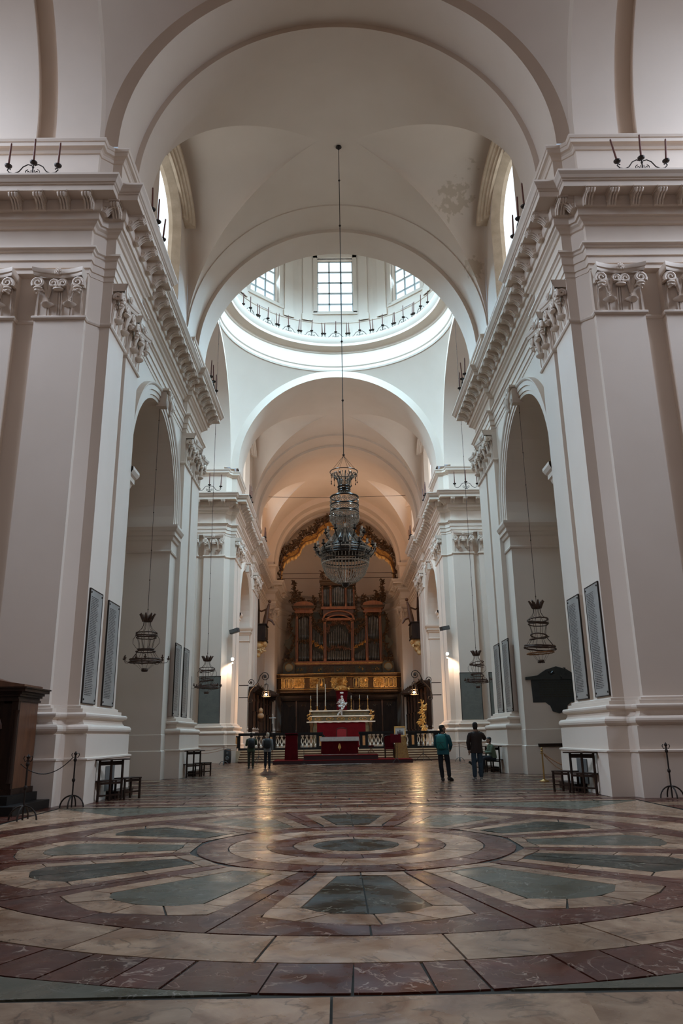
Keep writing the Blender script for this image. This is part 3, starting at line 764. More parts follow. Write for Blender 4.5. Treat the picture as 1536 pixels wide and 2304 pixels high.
REDCARPET = mat('red_carpet', (.14, .005, .006), .95, noise=(.12, .008, .008), scale=30, bump=.3, bscale=200, spec=.08)
DARKREDWOOD = mat('dark_red_board', (.035, .006, .006), .6)
LINEN = mat('white_linen', (.62, .57, .52), .85, noise=(.52, .47, .42), scale=8, bump=.3, bscale=30)
GOLDCLOTH = mat('gold_brocade', (.33, .17, .04), .5, .2, noise=(.22, .10, .025), scale=12, bump=.4, bscale=18)
TABLET = mat('grey_marble_tablet', (.33, .30, .27), .5, noise=(.27, .25, .22), scale=3)
TABLETDARK = mat('olive_grey_slate', (.115, .118, .10), .4, noise=(.15, .148, .125), scale=2.5)
FAINT = mat('faint_worn_lettering', (.165, .165, .14), .5)
INK = mat('engraved_letter', (.055, .04, .035), .7)
BLACKSTONE = mat('black_marble_plaque', (.008, .008, .008), .3, noise=(.018, .017, .015), scale=5)
SILVER = mat('silver', (.55, .54, .52), .35, .7, bump=.4, bscale=20)
BRASS = mat('brass', (.45, .26, .09), .35, .85)
CRYSTAL = mat('cut_crystal', (.55, .46, .37), .12, .45, spec=.9)
CRYSTALDARK = mat('dark_crystal_frame', (.05, .038, .03), .3, .6)
BALMARBLE = mat('cream_baluster_marble', (.80, .70, .58), .4, noise=(.70, .58, .46), scale=4)
ORANGEM = mat('orange_marble', (.62, .30, .10), .35, noise=(.48, .20, .07), scale=6)
DARKM = mat('dark_marble', (.010, .008, .007), .45, spec=.2)
STEPM = mat('step_marble', (.62, .46, .30), .4, noise=(.48, .33, .20), scale=3)
STEPRISER = mat('step_riser', (.13, .065, .035), .5)
FLAME = mat('lit_bulb', (1, .8, .5), .3, emit=((1, .72, .38), 30))
FLOODGLASS = mat('lit_floodlight', (1, 1, 1), .3, emit=((1, .95, .85), 60))
BLACKPLASTIC = mat('black_plastic', (.012, .012, .013), .45)
GREYPLASTIC = mat('grey_plastic', (.10, .10, .095), .5)
ROPE = mat('gold_red_rope', (.22, .06, .02), .7, noise=(.3, .15, .05), scale=40)
random.seed(11)

def scroll(cx, cz, r, turns, a0, sgn=1, n=28, y=0, shrink=.85):
    return [(cx+r*(1-shrink*i/n)*math.cos(a0+sgn*2*PI*turns*i/n), y, cz+r*(1-shrink*i/n)*math.sin(a0+sgn*2*PI*turns*i/n)) for i in range(n+1)]
def foliage(m, pts, r=.12, jit=.06, k=3):
    """carved leaves and curls strung along pts"""
    for p in pts:
        for _ in range(k):
            c = [p[i]+random.uniform(-jit, jit) for i in range(3)]; rr = r*random.uniform(.5, 1.1)
            a = random.uniform(0, 2*PI); dx, dz = math.cos(a), math.sin(a)
            m.tube([(c[0], c[1], c[2]), (c[0]+dx*rr, c[1]-rr*.4, c[2]+dz*rr), (c[0]+dx*rr*1.7-dz*rr*.4, c[1]-rr*.5, c[2]+dz*rr*1.7+dx*rr*.4), (c[0]+dx*rr*1.6-dz*rr*1.1, c[1]-rr*.2, c[2]+dz*rr*1.6+dx*rr*1.1)], [rr*.4, rr*.45, rr*.3, rr*.08], 5)

# ------------------------------------------------------------------ iron candelabra on the cornices
def candelabrum_parts():
    st = MB()
    st.tube([(0, 0, 0), (0, 0, .42)], .022, 6); st.ball((0, 0, .30), .04, 6, 5)
    for k in (-1, 1):
        st.tube([(k*x, 0, z) for x, z in ((.04, .36), (.16, .40), (.30, .32), (.42, .14), (.56, .07), (.70, .10), (.78, .20), (.74, .26), (.68, .22))], .018, 6)
        st.tube([(p[0], 0, p[2]) for p in scroll(k*.14, .12, .09, 1.2, PI/2, -k, 16)], .014, 5)
        st.tube([(k*.05, 0, .05), (k*.05, 0, .2)], .012, 4)
        st.tube([(k*.76, 0, .22), (k*.76, 0, .30)], .016, 5)
    st.box(-.10, .10, -.06, .06, -.02, .02)
    cup = MB(); cup.lathe([(.02, -.06), (.10, -.01), (.115, .03), (.09, .045), (.03, .05), (.03, .07)], 10)
    can = MB(); can.tube([(0, 0, .04), (0, 0, .85)], [.033, .026], 7); can.tube([(0, 0, .85), (.01, 0, .90)], .006, 4)
    return st.mesh('stand', IRON, True), cup.mesh('drip_cup', IRON, True), can.mesh('candle', CANDLE_RED, True)
CST, CCUP, CCAN = candelabrum_parts()
def candelabrum(loc, rz, label, group=None, tilt=0, sc=1.0, which=(-1, 0, 1)):
    t = thing('iron_candelabrum', label, 'candelabrum', loc, rz, group)
    t.scale = (sc, sc, sc)
    link('stand', CST, t)
    for k in which:
        p = (k*.76, 0, .34 if k else .46)
        c = link('drip_cup', CCUP, t, p); d = link('candle', CCAN, t, p)
        d.rotation_euler = (random.uniform(-.05, .05)+tilt*.1, random.uniform(-.06, .06)+k*tilt, 0)
    return t
ZC = 17.27
candelabrum((-8.93, 18.46, ZC), 0, 'iron candelabrum with red candles on the left pier cornice facing the viewer', sc=.95)
candelabrum((8.92, 18.46, ZC), 0, 'iron candelabrum with splayed leaning candles on the right pier cornice facing the viewer', tilt=.14, sc=.95)
for s, nmx in ((-1, 'left'), (1, 'right')):
    candelabrum((s*5.92, 21.2, ZC), PI/2, 'iron candelabrum on the %s nave cornice in front of the first arched window' % nmx)
    candelabrum((s*5.92, 32.9, ZC), PI/2, 'iron candelabrum on the %s nave cornice just before the domed crossing' % nmx)
    candelabrum((s*8.6, 48.3, ZC), 0, 'iron candelabrum on the %s cornice facing the domed crossing' % nmx)
    candelabrum((s*6.15, 51.2, ZC), PI/2, 'iron candelabrum on the %s cornice at the start of the choir side' % nmx)
    candelabrum((s*6.15, 62.5, ZC), PI/2, 'iron candelabrum on the %s cornice beyond the choir window' % nmx)
for k in range(9):
    a = PI/2+(k-4)*.262
    candelabrum((6.68*math.cos(a), DC+6.68*math.sin(a), 29.03), a-PI/2, 'iron candelabrum on the dome ring cornice, '+['rightmost of those in view', 'second from the right', 'third from the right', 'just right of the middle window', 'right below the middle window', 'just left of the middle window', 'third from the left', 'second from the left', 'leftmost of those in view'][k], 'candelabra around the dome ring', sc=1.05)

# ------------------------------------------------------------------ great crystal chandelier
def great_chandelier(x, y):
    t = thing('crystal_chandelier', 'huge tiered crystal chandelier hanging on a long rod in the middle of the nave', 'chandelier', (x, y, 6.7))
    z = lambda a: a-6.7
    m = MB(); m.tube([(0, 0, z(11.87)), (0, 0, z(26.36))], .016, 6)
    for q in (14.2, 16.8, 19.5, 22.3, 24.6, 11.9): m.ball((0, 0, z(q)), .05, 6, 5)
    m.lathe([(.12, z(26.42)), (.13, z(26.34)), (.05, z(26.26)), (.02, z(26.2))], 10)
    m.build('hanging_rod', IRON, t, True)
    m = MB()
    for k in range(6):
        a = 2*PI*k/6; m.tube([(0, 0, z(11.87)), (.53*math.cos(a), .53*math.sin(a), z(11.2))], .007, 4)
    m.build('stay_wire', IRON, t)
    def hoop(r, zz, w, nm='hoop', mt=CRYSTALDARK, n=36):
        h = MB(); h.tube([(r*math.cos(2*PI*i/n), r*math.sin(2*PI*i/n), z(zz)) for i in range(n)], w, 6, close=True); h.build(nm, mt, t, True)
    hoop(.53, 11.2, .018)
    def strings(prof, n, r, name, step=.055, phase=0, mt=CRYSTAL):
        m = MB()
        for k in range(n):
            a = 2*PI*k/n+phase; ca, sa = math.cos(a), math.sin(a)
            for (r0, z0), (r1, z1) in zip(prof, prof[1:]):
                L = math.hypot(r1-r0, z1-z0); q = max(1, int(L/step))
                for i in range(q):
                    f = i/q; rr = r0+(r1-r0)*f; zz = z0+(z1-z0)*f
                    m.ball((rr*ca, rr*sa, z(zz)), (r, r, r*1.25), 4, 3)
        return m.build(name, mt, t)
    strings([(.50, 11.08), (.38, 11.02), (.26, 10.9), (.21, 10.62)], 26, .021, 'crown_bead_string')
    m = MB()
    for k in range(13):
        a = 2*PI*k/13; ca, sa = math.cos(a), math.sin(a)
        m.tube([(.2*ca, .2*sa, z(10.65)), (.27*ca, .27*sa, z(10.95)), (.42*ca, .42*sa, z(11.12)), (.50*ca, .50*sa, z(11.08)), (.49*ca, .49*sa, z(11.0))], .018, 5)
        m.tube([(.5*ca, .5*sa, z(11.0)), (.5*ca, .5*sa, z(10.82))], .008, 4); m.ball((.5*ca, .5*sa, z(10.78)), (.025, .025, .045), 5, 4)
    m.build('crown_frame', CRYSTALDARK, t, True)
    for r, zz, w in ((.23, 10.6, .035), (.22, 10.5, .03), (.21, 10.42, .035), (.52, 10.18, .035), (.53, 9.86, .03), (.53, 9.6, .028)): hoop(r, zz, w)
    hoop(.53, 9.8, .02, 'crystal_hoop', CRYSTAL); hoop(.53, 9.54, .02, 'crystal_hoop', CRYSTAL)
    strings([(.22, 10.4), (.27, 10.32), (.38, 10.24), (.51, 10.2)], 24, .022, 'shoulder_bead_string')
    for row, zz in ((0, 10.02), (1, 9.7)):
        m = MB()
        for k in range(16):
            a = 2*PI*(k+.5*row)/16; c = (.53*math.cos(a), .53*math.sin(a), z(zz)); M = Matrix.Translation(c) @ Matrix.Rotation(a, 4, 'Z')
            m.tube([tuple(M @ Vector((0, .07*math.cos(2*PI*i/10), .07*math.sin(2*PI*i/10)))) for i in range(10)], .014, 4, close=True); m.ball(c, .03, 6, 4)
        m.build('rosette_band', CRYSTAL, t, True)
    strings([(.53, 9.52), (.53, 9.38), (.48, 9.2), (.40, 9.05), (.27, 8.92)], 40, .022, 'drum_bead_string', .05)
    m = MB()
    for k in range(10):
        a = 2*PI*k/10; M = Matrix.Rotation(a, 4, 'Z')
        for sc in (1, .55): m.tube([tuple(M @ Vector((.545-.06*(1-math.sin(u)*.5)*(u > PI), .12*sc*math.cos(u), z(9.28)+.18*sc*math.sin(u)))) for u in [2*PI*i/12 for i in range(12)]], .014, 4, close=True)
    m.build('oval_ornament', CRYSTAL, t, True)
    # arms with glass cups in two tiers
    for tier, (n, r0, r1, zb, zt) in enumerate(((12, .3, .72, 8.55, 8.85), (20, .7, 1.12, 7.95, 8.28))):
        for k in range(n):
            a = 2*PI*(k+.5*tier)/n; ca, sa = math.cos(a), math.sin(a)
            am = MB()
            am.tube([((r0+(r1-r0)*f)*ca, (r0+(r1-r0)*f)*sa, z(zb+h)) for f, h in ((0, 0), (.3, -.08), (.6, -.06), (.85, .06), (1, .2))], .022, 6)
            am.lathe([(.02, 0), (.07, .03), (.09, .06), (.05, .07), (.035, .10), (.045, .2), (.02, .21)], 8, (r1*ca, r1*sa, z(zb+.2)))
            for j in range(4): am.ball(((r1-.02)*ca+random.uniform(-.06, .06), (r1-.02)*sa+random.uniform(-.06, .06), z(zb+.12-.035*j)), (.018, .018, .026), 4, 3)
            am.build('arm', CRYSTAL if k % 2 else CRYSTALDARK, t, True)
    m = MB(); m.lathe([(.22, z(8.95)), (.3, z(8.8)), (.42, z(8.6)), (.52, z(8.45)), (.7, z(8.3)), (.80, z(8.1))], 28)
    m.build('bowl', CRYSTALDARK, t, True)
    strings([(.30, 8.9), (.45, 8.65), (.62, 8.45), (.84, 8.22)], 34, .026, 'bowl_bead_string', .07)
    for r, zz, w in ((.86, 8.2, .04), (.90, 8.02, .04), (.92, 7.92, .045), (.88, 7.72, .025)): hoop(r, zz, w)
    hoop(.90, 8.11, .03, 'crystal_hoop', CRYSTAL); hoop(.86, 7.6, .03, 'crystal_hoop', CRYSTAL)
    strings([(.90, 8.18), (.90, 7.92)], 40, .025, 'rim_bead_string', .06)
    strings([(.90, 7.9), (.88, 7.7), (.84, 7.5), (.72, 7.2), (.5, 6.98), (.28, 6.88), (.14, 6.86)], 44, .020, 'basket_bead_string', .05)
    m = MB(); m.lathe([(.16, z(6.92)), (.13, z(6.86)), (.13, z(6.80)), (.10, z(6.75)), (0, z(6.7))], 16); m.build('finial', CRYSTALDARK, t, True)
    return t
great_chandelier(.13, 27.5)

# ------------------------------------------------------------------ small iron chandeliers, worn out
def small_chandelier(loc, ztop, label, arms=True, tilt=.0, sc=1.0, hoops=None, wob=.03, red=False, hang=None):
    t = thing('iron_chandelier', label, 'chandelier', loc)
    def hoop(r, z, w, tx, ty, mt=RUST, nm='hoop'):
        m = MB(); n = 28
        m.tube([(r*math.cos(2*PI*i/n), r*math.sin(2*PI*i/n), z+tx*math.cos(2*PI*i/n)+ty*math.sin(2*PI*i/n)+random.uniform(-wob, wob)*.3) for i in range(n)], w*1.4, 5, close=True); m.build(nm, mt, t, True)
    m = MB()
    for k in range(8):
        a = 2*PI*k/8; ca, sa = math.cos(a), math.sin(a)
        m.tube([(.13*ca, .13*sa, 1.48), (.18*ca, .18*sa, 1.60), (.27*ca, .27*sa, 1.74), (.30*ca, .30*sa, 1.70)], [.05, .05, .03, .01], 5)
    m.lathe([(.02, 1.44), (.14, 1.46), (.17, 1.52), (.14, 1.60), (.05, 1.58)], 12)
    m.build('crown', RUST, t, True)
    m = MB()
    for k in range(8):
        a = 2*PI*k/8; ca, sa = math.cos(a), math.sin(a)
        m.tube([(r*ca, r*sa, z) for r, z in ((.12, 1.48), (.13, 1.34), (.2, 1.2), (.34, 1.08), (.38, 1.0))], .009, 4)
        m.tube([(r*ca, r*sa, z) for r, z in ((.34, 1.0), (.30, .85), (.25, .62), (.24, .52), (.30, .40), (.44, .22), (.52, .10))], .009, 4)
        if arms and k % 2 == 0: m.tube([(r*ca, r*sa, z) for r, z in ((.36, 1.0), (.46, .85), (.46, .7), (.34, .55), (.26, .5))], .010, 4)
    m.build('frame_wire', RUST, t)
    for (r, z, w) in ((.36, 1.06, .016), (.36, .98, .018), (.34, .90, .014), (.28, .50, .018), (.33, .42, .016), (.52, .14, .022), (.54, .06, .020)):
        hoop(r, z, w, random.uniform(-1, 1)*tilt, random.uniform(-1, 1)*tilt)
    if red: hoop(.46, -.10, .02, .02, 0, ROPE, 'hanging_hoop'); hoop(.11, -.42, .014, 0, 0)
    m = MB()
    for k in range(6):
        a = 2*PI*k/6; ca, sa = math.cos(a), math.sin(a); m.tube([(.42*ca, .42*sa, .05), (.1*ca, .1*sa, -.22 if not red else -.42)], .005, 4)
    m.lathe([(.10, -.16), (.12, -.22), (.10, -.27), (.02, -.28)] if not red else [(.10, -.34), (.11, -.38), (.08, -.40)], 12)
    m.build('base_cup', RUST, t)
    if arms:
        for k in range(10):
            a = 2*PI*k/10+random.uniform(-.15, .15); ca, sa = math.cos(a), math.sin(a); R = random.uniform(.62, .80)
            am = MB(); am.tube([(r*ca, r*sa, z) for r, z in ((.5, .1), (.6, .02), (R-.04, .04), (R, .14))], .011, 4)
            am.lathe([(.01, 0), (.05, .02), (.055, .05), (.02, .05), (.018, .13), (.0, .14)], 7, (R*ca, R*sa, .13)); am.build('arm', RUST, t, True)
    m = MB(); h = ztop-loc[2]
    m.tube([(0, 0, 1.5), (0, 0, h)], .010 if sc <= 1 else .012, 5)
    q = 1.9
    while q < h: m.ball((0, 0, q), (.022, .022, .035), 6, 4); q += random.uniform(1.0, 2.6)
    m.build('hanging_chain', RUST, t)
    t.scale = (sc, sc, 1); return t
small_chandelier((-6.92, 26.9, 4.0), 13.65, 'rusty iron cage chandelier with candle arms in the left side arch', True, .01)
small_chandelier((6.92, 26.9, 4.28), 13.65, 'battered iron hoop chandelier without arms in the right side arch', False, .05, red=True)
small_chandelier((-7.32, 42.3, 4.05), 26.45, 'bent iron chandelier hanging before the grey slab beyond the left pier', True, .06, 1.15)
small_chandelier((7.46, 42.3, 4.15), 26.45, 'bent iron chandelier hanging before the grey slab beyond the right pier', True, .07, 1.05)

# ------------------------------------------------------------------ inscribed tablets
def tablet(u, s, y0, y1, z0, z1, label, dark=False, group=None, rows=58):
    t = thing('inscribed_tablet', label, 'tablet', (s*u, (y0+y1)/2, z0), -s*PI/2, group)    # local x along the wall, -y into the nave
    w, h = abs(y1-y0), z1-z0
    m = MB(); m.box(-w/2, w/2, -.035, .0, 0, h); m.build('slab', TABLET, t)
    m = MB(); e = .022
    for b in ((-w/2-e, -w/2, 0, h), (w/2, w/2+e, 0, h), (-w/2-e, w/2+e, -e, 0), (-w/2-e, w/2+e, h, h+e)): m.box(b[0], b[1], -.045, 0, b[2], b[3])
    m.build('iron_rim', IRON, t)
    m = MB(); dz = (h-.35)/rows
    for i in range(rows):
        z = h-.2-dz*i; x = -w/2+.10; xe = w/2-random.uniform(.28, .42)
        if s > 0: pass
        while x < xe:
            l = random.uniform(.04, .15); b = min(x+l, xe)
            m.poly([(x, -.0375, z), (b, -.0375, z), (b, -.0375, z+dz*.45), (x, -.0375, z+dz*.45)]); x = b+.02
    m.build('inscription', INK, t, kind='stuff')
    for kx in (-1, 1):
        for kz in (.08, h-.08):
            q = MB(); q.ball((kx*(w/2-.07), -.04, kz), (.028, .02, .028), 6, 5); q.build('stud', IRON, t)
for s, side in ((-1, 'left'), (1, 'right')):
    tablet(6.73, s, 19.82, 20.86, 2.4, 5.32, 'tall inscribed grey marble tablet on the %s near pier, the one nearer the viewer' % side)
    tablet(6.73, s, 21.5, 22.55, 2.4, 5.28, 'tall inscribed grey marble tablet on the %s near pier, beside the side arch' % side)
    tablet(6.78, s, 31.1, 32.2, 2.35, 5.2, 'inscribed marble tablet on the %s middle pier, nearer the side arch' % side)
    tablet(6.78, s, 32.9, 33.95, 2.35, 5.2, 'inscribed marble tablet on the %s middle pier, nearer the crossing' % side)
    for (x0, x1, lb) in ((7.6, 8.9, 'large faded olive grey slab on the %s pier facing the crossing, behind a chandelier' % side), (9.45, 10.6, 'olive grey slab half hidden behind the %s middle pier' % side)):
        t = thing('stone_slab', lb, 'tablet', (s*(x0+x1)/2, 49.15, 2.36)); w = x1-x0
        m = MB(); m.box(-w/2, w/2, -.05, 0, 0, 2.85); m.build('slab', TABLETDARK, t)
        m = MB()
        for i in range(26):
            x = -w/2+.25
            while x < w/2-.25:
                b = x+random.uniform(.05, .14); z = 2.5-.085*i
                if random.random() < .6: m.poly([(x, -.052, z), (b, -.052, z), (b, -.052, z+.03), (x, -.052, z+.03)])
                x = b+.03
        m.build('inscription', FAINT, t, kind='stuff')
        m = MB()
        for b in ((-w/2-.03, -w/2, -.03, 2.88), (w/2, w/2+.03, -.03, 2.88), (-w/2, w/2, 2.85, 2.88)): m.box(b[0], b[1], -.06, 0, b[2], b[3])
        m.build('frame', IRON, t)
# black marble plaque on the right jamb
t = thing('marble_plaque', 'black marble memorial plaque with curved pediment in the right side arch', 'plaque', (8.33, 30.3, 2.5))
m = MB()
def prism(m, pts, y0, y1):
    o = len(m.v); n = len(pts); m.v += [(x, y0, z) for x, z in pts]+[(x, y1, z) for x, z in pts]
    m.f.append(tuple(range(o, o+n))); m.f.append(tuple(range(o+2*n-1, o+n-1, -1)))
    for i in range(n): j = (i+1) % n; m.f.append((o+i, o+n+i, o+n+j, o+j))
    return m
prism(m, [(-.98, .12), (-.5, .12), (-.35, .0), (.35, .0), (.5, .12), (.98, .12), (1.0, 1.0), (-1.0, 1.0)], -.09, 0); m.build('tablet_field', BLACKSTONE, t)
m = MB(); prism(m, [(-1.22, .98), (1.22, .98), (1.22, 1.08), (.75, 1.14), (.4, 1.36), (0, 1.48), (-.4, 1.36), (-.75, 1.14), (-1.22, 1.08)], -.2, 0); m.build('pediment', BLACKSTONE, t)
m = MB(); foliage(m, [(x, -.14, 1.2) for x in (-.3, -.1, .1, .3)], .10, .05, 3); m.build('carved_shell', BLACKSTONE, t, True)
m = MB(); prism(m, [(-.34, .02), (.34, .02), (.25, -.22), (0, -.30), (-.25, -.22)], -.14, 0); m.build('corbel', BLACKSTONE, t)
m = MB()
for i in range(7):
    x = -.7
    while x < .7:
        b = x+random.uniform(.05, .16); z = .85-.09*i
        m.poly([(x, -.092, z), (b, -.092, z), (b, -.092, z+.035), (x, -.092, z+.035)]); x = b+.04
m.build('inscription', mat('dull_gold_letter', (.03, .025, .015), .4, .5), t, kind='stuff')
t = thing('offering_shelf', 'thin dark wooden shelf on the wall low in the right side arch', 'shelf', (8.25, 30.3, .98))
m = MB(); m.box(-.85, .85, -.25, 0, 0, .12); m.build('board', WOOD, t)
m = MB(); m.box(.3, .36, -.12, -.06, .12, .85); m.box(.2, .46, -.11, -.07, .62, .68); m.build('upright', IRON, t)

# ------------------------------------------------------------------ stanchions, chain, ropes
def hoop_post(loc, label, h=1.22):
    t = thing('iron_stanchion', label, 'stanchion', loc)
    m = MB(); m.tube([(0, 0, .02), (0, 0, h)], .018, 7)
    for z in (h*.5, h*.86): m.ball((0, 0, z), (.04, .04, .05), 7, 5)
    m.lathe([(.018, h-.08), (.045, h-.03), (.02, h), (.0, h+.03)], 8); m.build('post', IRON, t, True)
    for a in (0, PI/2):
        m = MB(); m.tube([(.27*math.cos(u)*math.cos(a), .27*math.cos(u)*math.sin(a), .02+.26*math.sin(u)) for u in [PI*i/12 for i in range(13)]], .017, 6); m.build('foot', IRON, t, True)
    for k in (-1, 1):
        m = MB(); m.tube([(0, 0, h-.1), (k*.06, 0, h-.12), (k*.09, 0, h-.06), (k*.07, 0, h-.02)], .01, 5); m.build('hook', IRON, t)
    return t
def cable(name, label, cat, a, b, sag, r, mt, n=20, hang=None):
    a, b = Vector(a), Vector(b); P = [a.lerp(b, i/n)+Vector((0, 0, -4*sag*(i/n)*(1-i/n))) for i in range(n+1)]
    m = MB(); m.tube(P, r, 6); o = m.build(name, mt, None, True, label=label, cat=cat); return o
hoop_post((-6.30, 18.45, 0), 'iron stanchion with hooped foot standing by the left near pier')
hoop_post((-6.34, 15.75, 0), 'iron stanchion with hooped foot at the lower left, before the confessional steps')
hoop_post((7.42, 18.5, 0), 'iron stanchion with hooped foot by the right near pier')
cable('barrier_chain', 'slack thin chain between the left iron stanchion and the confessional', 'chain', (-6.36, 18.45, 1.1), (-7.25, 17.7, 1.0), .28, .010, IRON)
def gold_post(loc, label, h=.98):
    t = thing('rope_stanchion', label, 'stanchion', loc)
    m = MB(); m.lathe([(.16, 0), (.16, .02), (.10, .05), (.03, .08), (.024, .5), (.024, h-.08), (.045, h-.06), (.045, h-.03), (.02, h-.01), (.04, h+.03), (.0, h+.07)], 14); m.build('post', BRASS, t, True)
    m = MB(); m.lathe([(.05, h-.14), (.055, h-.12), (.05, h-.10)], 12); m.build('collar', BRASS, t, True)
    return t
gold_post((6.34, 25.6, 0), 'brass stanchion with a draped rope at the mouth of the right side arch')
cable('barrier_rope', 'thick red and gold rope sagging from the brass stanchion', 'rope', (6.40, 25.6, .84), (7.3, 24.4, .45), .14, .022, ROPE)
cable('barrier_rope', 'second thinner rope hanging below from the brass stanchion', 'rope', (6.40, 25.6, .80), (7.3, 24.3, .35), .25, .014, ROPE)
for s, side in ((-1, 'left'), (1, 'right')):
    t = thing('small_stanchion', 'low stanchion in front of the %s pier beside the presbytery steps' % side, 'stanchion', (s*6.6, 44.6, 0))
    m = MB(); m.tube([(0, 0, .03), (0, 0, 1.0)], .02, 6); m.build('post', GREYPLASTIC, t)
    m = MB(); m.tube([(.25*math.cos(u), 0, .02+.2*math.sin(u)) for u in [PI*i/10 for i in range(11)]], .018, 5); m.tube([(0, .25*math.cos(u), .02+.2*math.sin(u)) for u in [PI*i/10 for i in range(11)]], .018, 5); m.build('foot', GREYPLASTIC, t)
    for k, zz in enumerate((.98, .86)):
        cable('barrier_rope', '%s rope strung from the %s low stanchion to the middle pier' % (('upper', 'lower')[k], side), 'rope', (s*6.6, 44.6, zz), (s*7.0, 35.4, zz+.02), .12, .012, ROPE)
        cable('barrier_rope', '%s rope strung from the %s low stanchion to the step end' % (('upper', 'lower')[k], side), 'rope', (s*6.6, 44.6, zz), (s*6.45, 48.6, zz-.1), .05, .012, ROPE)

# ------------------------------------------------------------------ kneeling benches on their wooden platforms
def bench(loc, rz, label, k=1):
    """local x runs along the high frame with its shelf, the low bench carries on past it; k mirrors"""
    t = thing('kneeling_bench', label, 'bench', loc, rz)
    def b(nm, x0, x1, y0, y1, z0, z1): MB().box(min(k*x0, k*x1), max(k*x0, k*x1), y0, y1, z0, z1).build(nm, WOOD, t)
    for x in (0, .36, .72): b('post', x, x+.045, 0, .045, 0, .98)
    b('top_shelf', -.10, .84, -.14, .06, .98, 1.01); b('top_rail', 0, .76, .01, .03, .86, .96); b('bottom_rail', 0, .76, .01, .03, .12, .16)
    b('seat', -.02, .78, .0, .42, .47, .50); b('seat_rail', .02, .74, .01, .03, .40, .46)
    for x in (0, .72): b('seat_leg', x, x+.045, .38, .42, 0, .47)
    b('low_bench_top', .80, 1.38, .0, .40, .50, .53); b('low_bench_rail', .82, 1.36, .01, .03, .43, .49); b('stretcher', .82, 1.36, .01, .03, .16, .20)
    for x in (.82, 1.32):
        for y in (0, .36): b('low_bench_leg', x, x+.045, y, y+.04, 0, .50)
    return t
def platform(loc, w, d, h, label):
    t = thing('wooden_platform', label, 'platform', loc)
    MB().box(-w/2, w/2, -d/2, d/2, 0, h).build('body', WOOD, t); MB().box(-w/2-.02, w/2+.02, -d/2-.02, d/2+.02, h, h+.03).build('top_board', WOOD, t)
platform((-6.15, 21.9, 0), .30, 1.5, .16, 'low dark wooden platform behind the left near bench')
bench((-6.22, 20.1, 0), .95, 'dark wooden kneeling bench by the left near pier')
platform((6.15, 21.9, 0), .30, 1.5, .16, 'low dark wooden platform behind the right near bench')
bench((6.22, 20.1, 0), -.95, 'dark wooden kneeling bench by the right near pier', -1)
platform((-6.2, 33.6, 0), .30, 1.8, .16, 'low dark wooden platform by the left middle pier')
bench((-6.2, 31.6, 0), .95, 'dark wooden kneeling bench by the left middle pier')
platform((6.2, 33.6, 0), .30, 1.8, .16, 'low dark wooden platform by the right middle pier')
bench((6.2, 31.7, 0), -.95, 'dark wooden bench with the seated visitor, right middle pier', -1)
for s, side in ((-1, 'left'), (1, 'right')):
    o = MB().box(-.02, 0, -.42, .42, 0, .62).build('backing_board', GREYPLASTIC, None, label='grey board leaning on the %s near pier behind the bench' % side, cat='board', loc=(s*6.30, 21.35, .2))

# ------------------------------------------------------------------ confessional at the left edge
t = thing('confessional', 'dark carved wooden confessional with a curved cornice at the left edge', 'confessional', (-8.5, 18.1, 0))
m = MB()
m.box(-1.25, 1.15, -.55, .7, .36, .48); m.build('plinth', WOOD, t)
m = MB(); m.box(.98, 1.1, -.5, .68, .48, 2.35); m.build('side_panel', WOODRED, t)
m = MB(); m.box(.99, 1.13, -.56, -.44, .48, 2.35); m.lathe([(.07, .0), (.05, .1), (.045, 1.4), (.07, 1.5), (.08, 1.55)], 10, (1.1, -.56, .6)); m.build('corner_post', WOOD, t, True)
m = MB(); m.box(-1.2, 1.0, -.46, -.40, .48, .9); m.box(-1.2, -.2, -.46, -.4, .9, 2.3); m.box(.75, 1.0, -.46, -.4, .9, 2.3)
n = 14; arcp = [(.28+.48*math.cos(PI*i/n), 1.75+.42*math.sin(PI*i/n)) for i in range(n+1)]
m.quadgrid([[(x, -.44, z) for x, z in arcp], [(x, -.44, 2.35) for x, z in arcp]]); m.build('front_panel', WOOD, t)
m = MB(); m.tube([(x, -.47, z) for x, z in arcp], .03, 5); m.build('arch_moulding', WOODRED, t)
m = MB(); m.box(-.2, .75, -.3, -.25, .48, 1.1); m.build('half_door', WOOD, t)
m = MB(); m.box(-1.2, 1.05, .5, .7, .48, 2.35); m.build('back_panel', WOOD, t)
m = MB()
for z0, z1, e in ((2.35, 2.40, .05), (2.40, 2.45, .02), (2.45, 2.50, .08), (2.50, 2.55, .13), (2.55, 2.62, .24), (2.62, 2.65, .28)):
    m.box(-1.3-e, 1.1+e, -.55-e, .7, z0, z1)
m.build('cornice', WOOD, t)
m = MB(); prism(m, [(-1.4, 2.64), (1.2, 2.64), (1.2, 2.72), (.9, 2.76), (.4, 2.86), (0, 2.98), (-.4, 2.86), (-1.4, 2.7)], -.5, .6); m.build('pediment', WOODRED, t)
m = MB(); m.lathe([(.0, 0), (.08, .02), (.05, .08), (.09, .16), (0, .28)], 10, (.3, -.3, 2.92)); m.build('finial', WOOD, t, True)
t = thing('confessional_steps', 'two dark worn steps below the left confessional', 'steps', (-8.4, 17.9, 0))
MB().box(-1.6, 1.45, -1.15, .95, 0, .18).build('step', DARKM, t); MB().box(-1.6, 1.15, -.75, .95, .18, .36).build('step', DARKM, t)
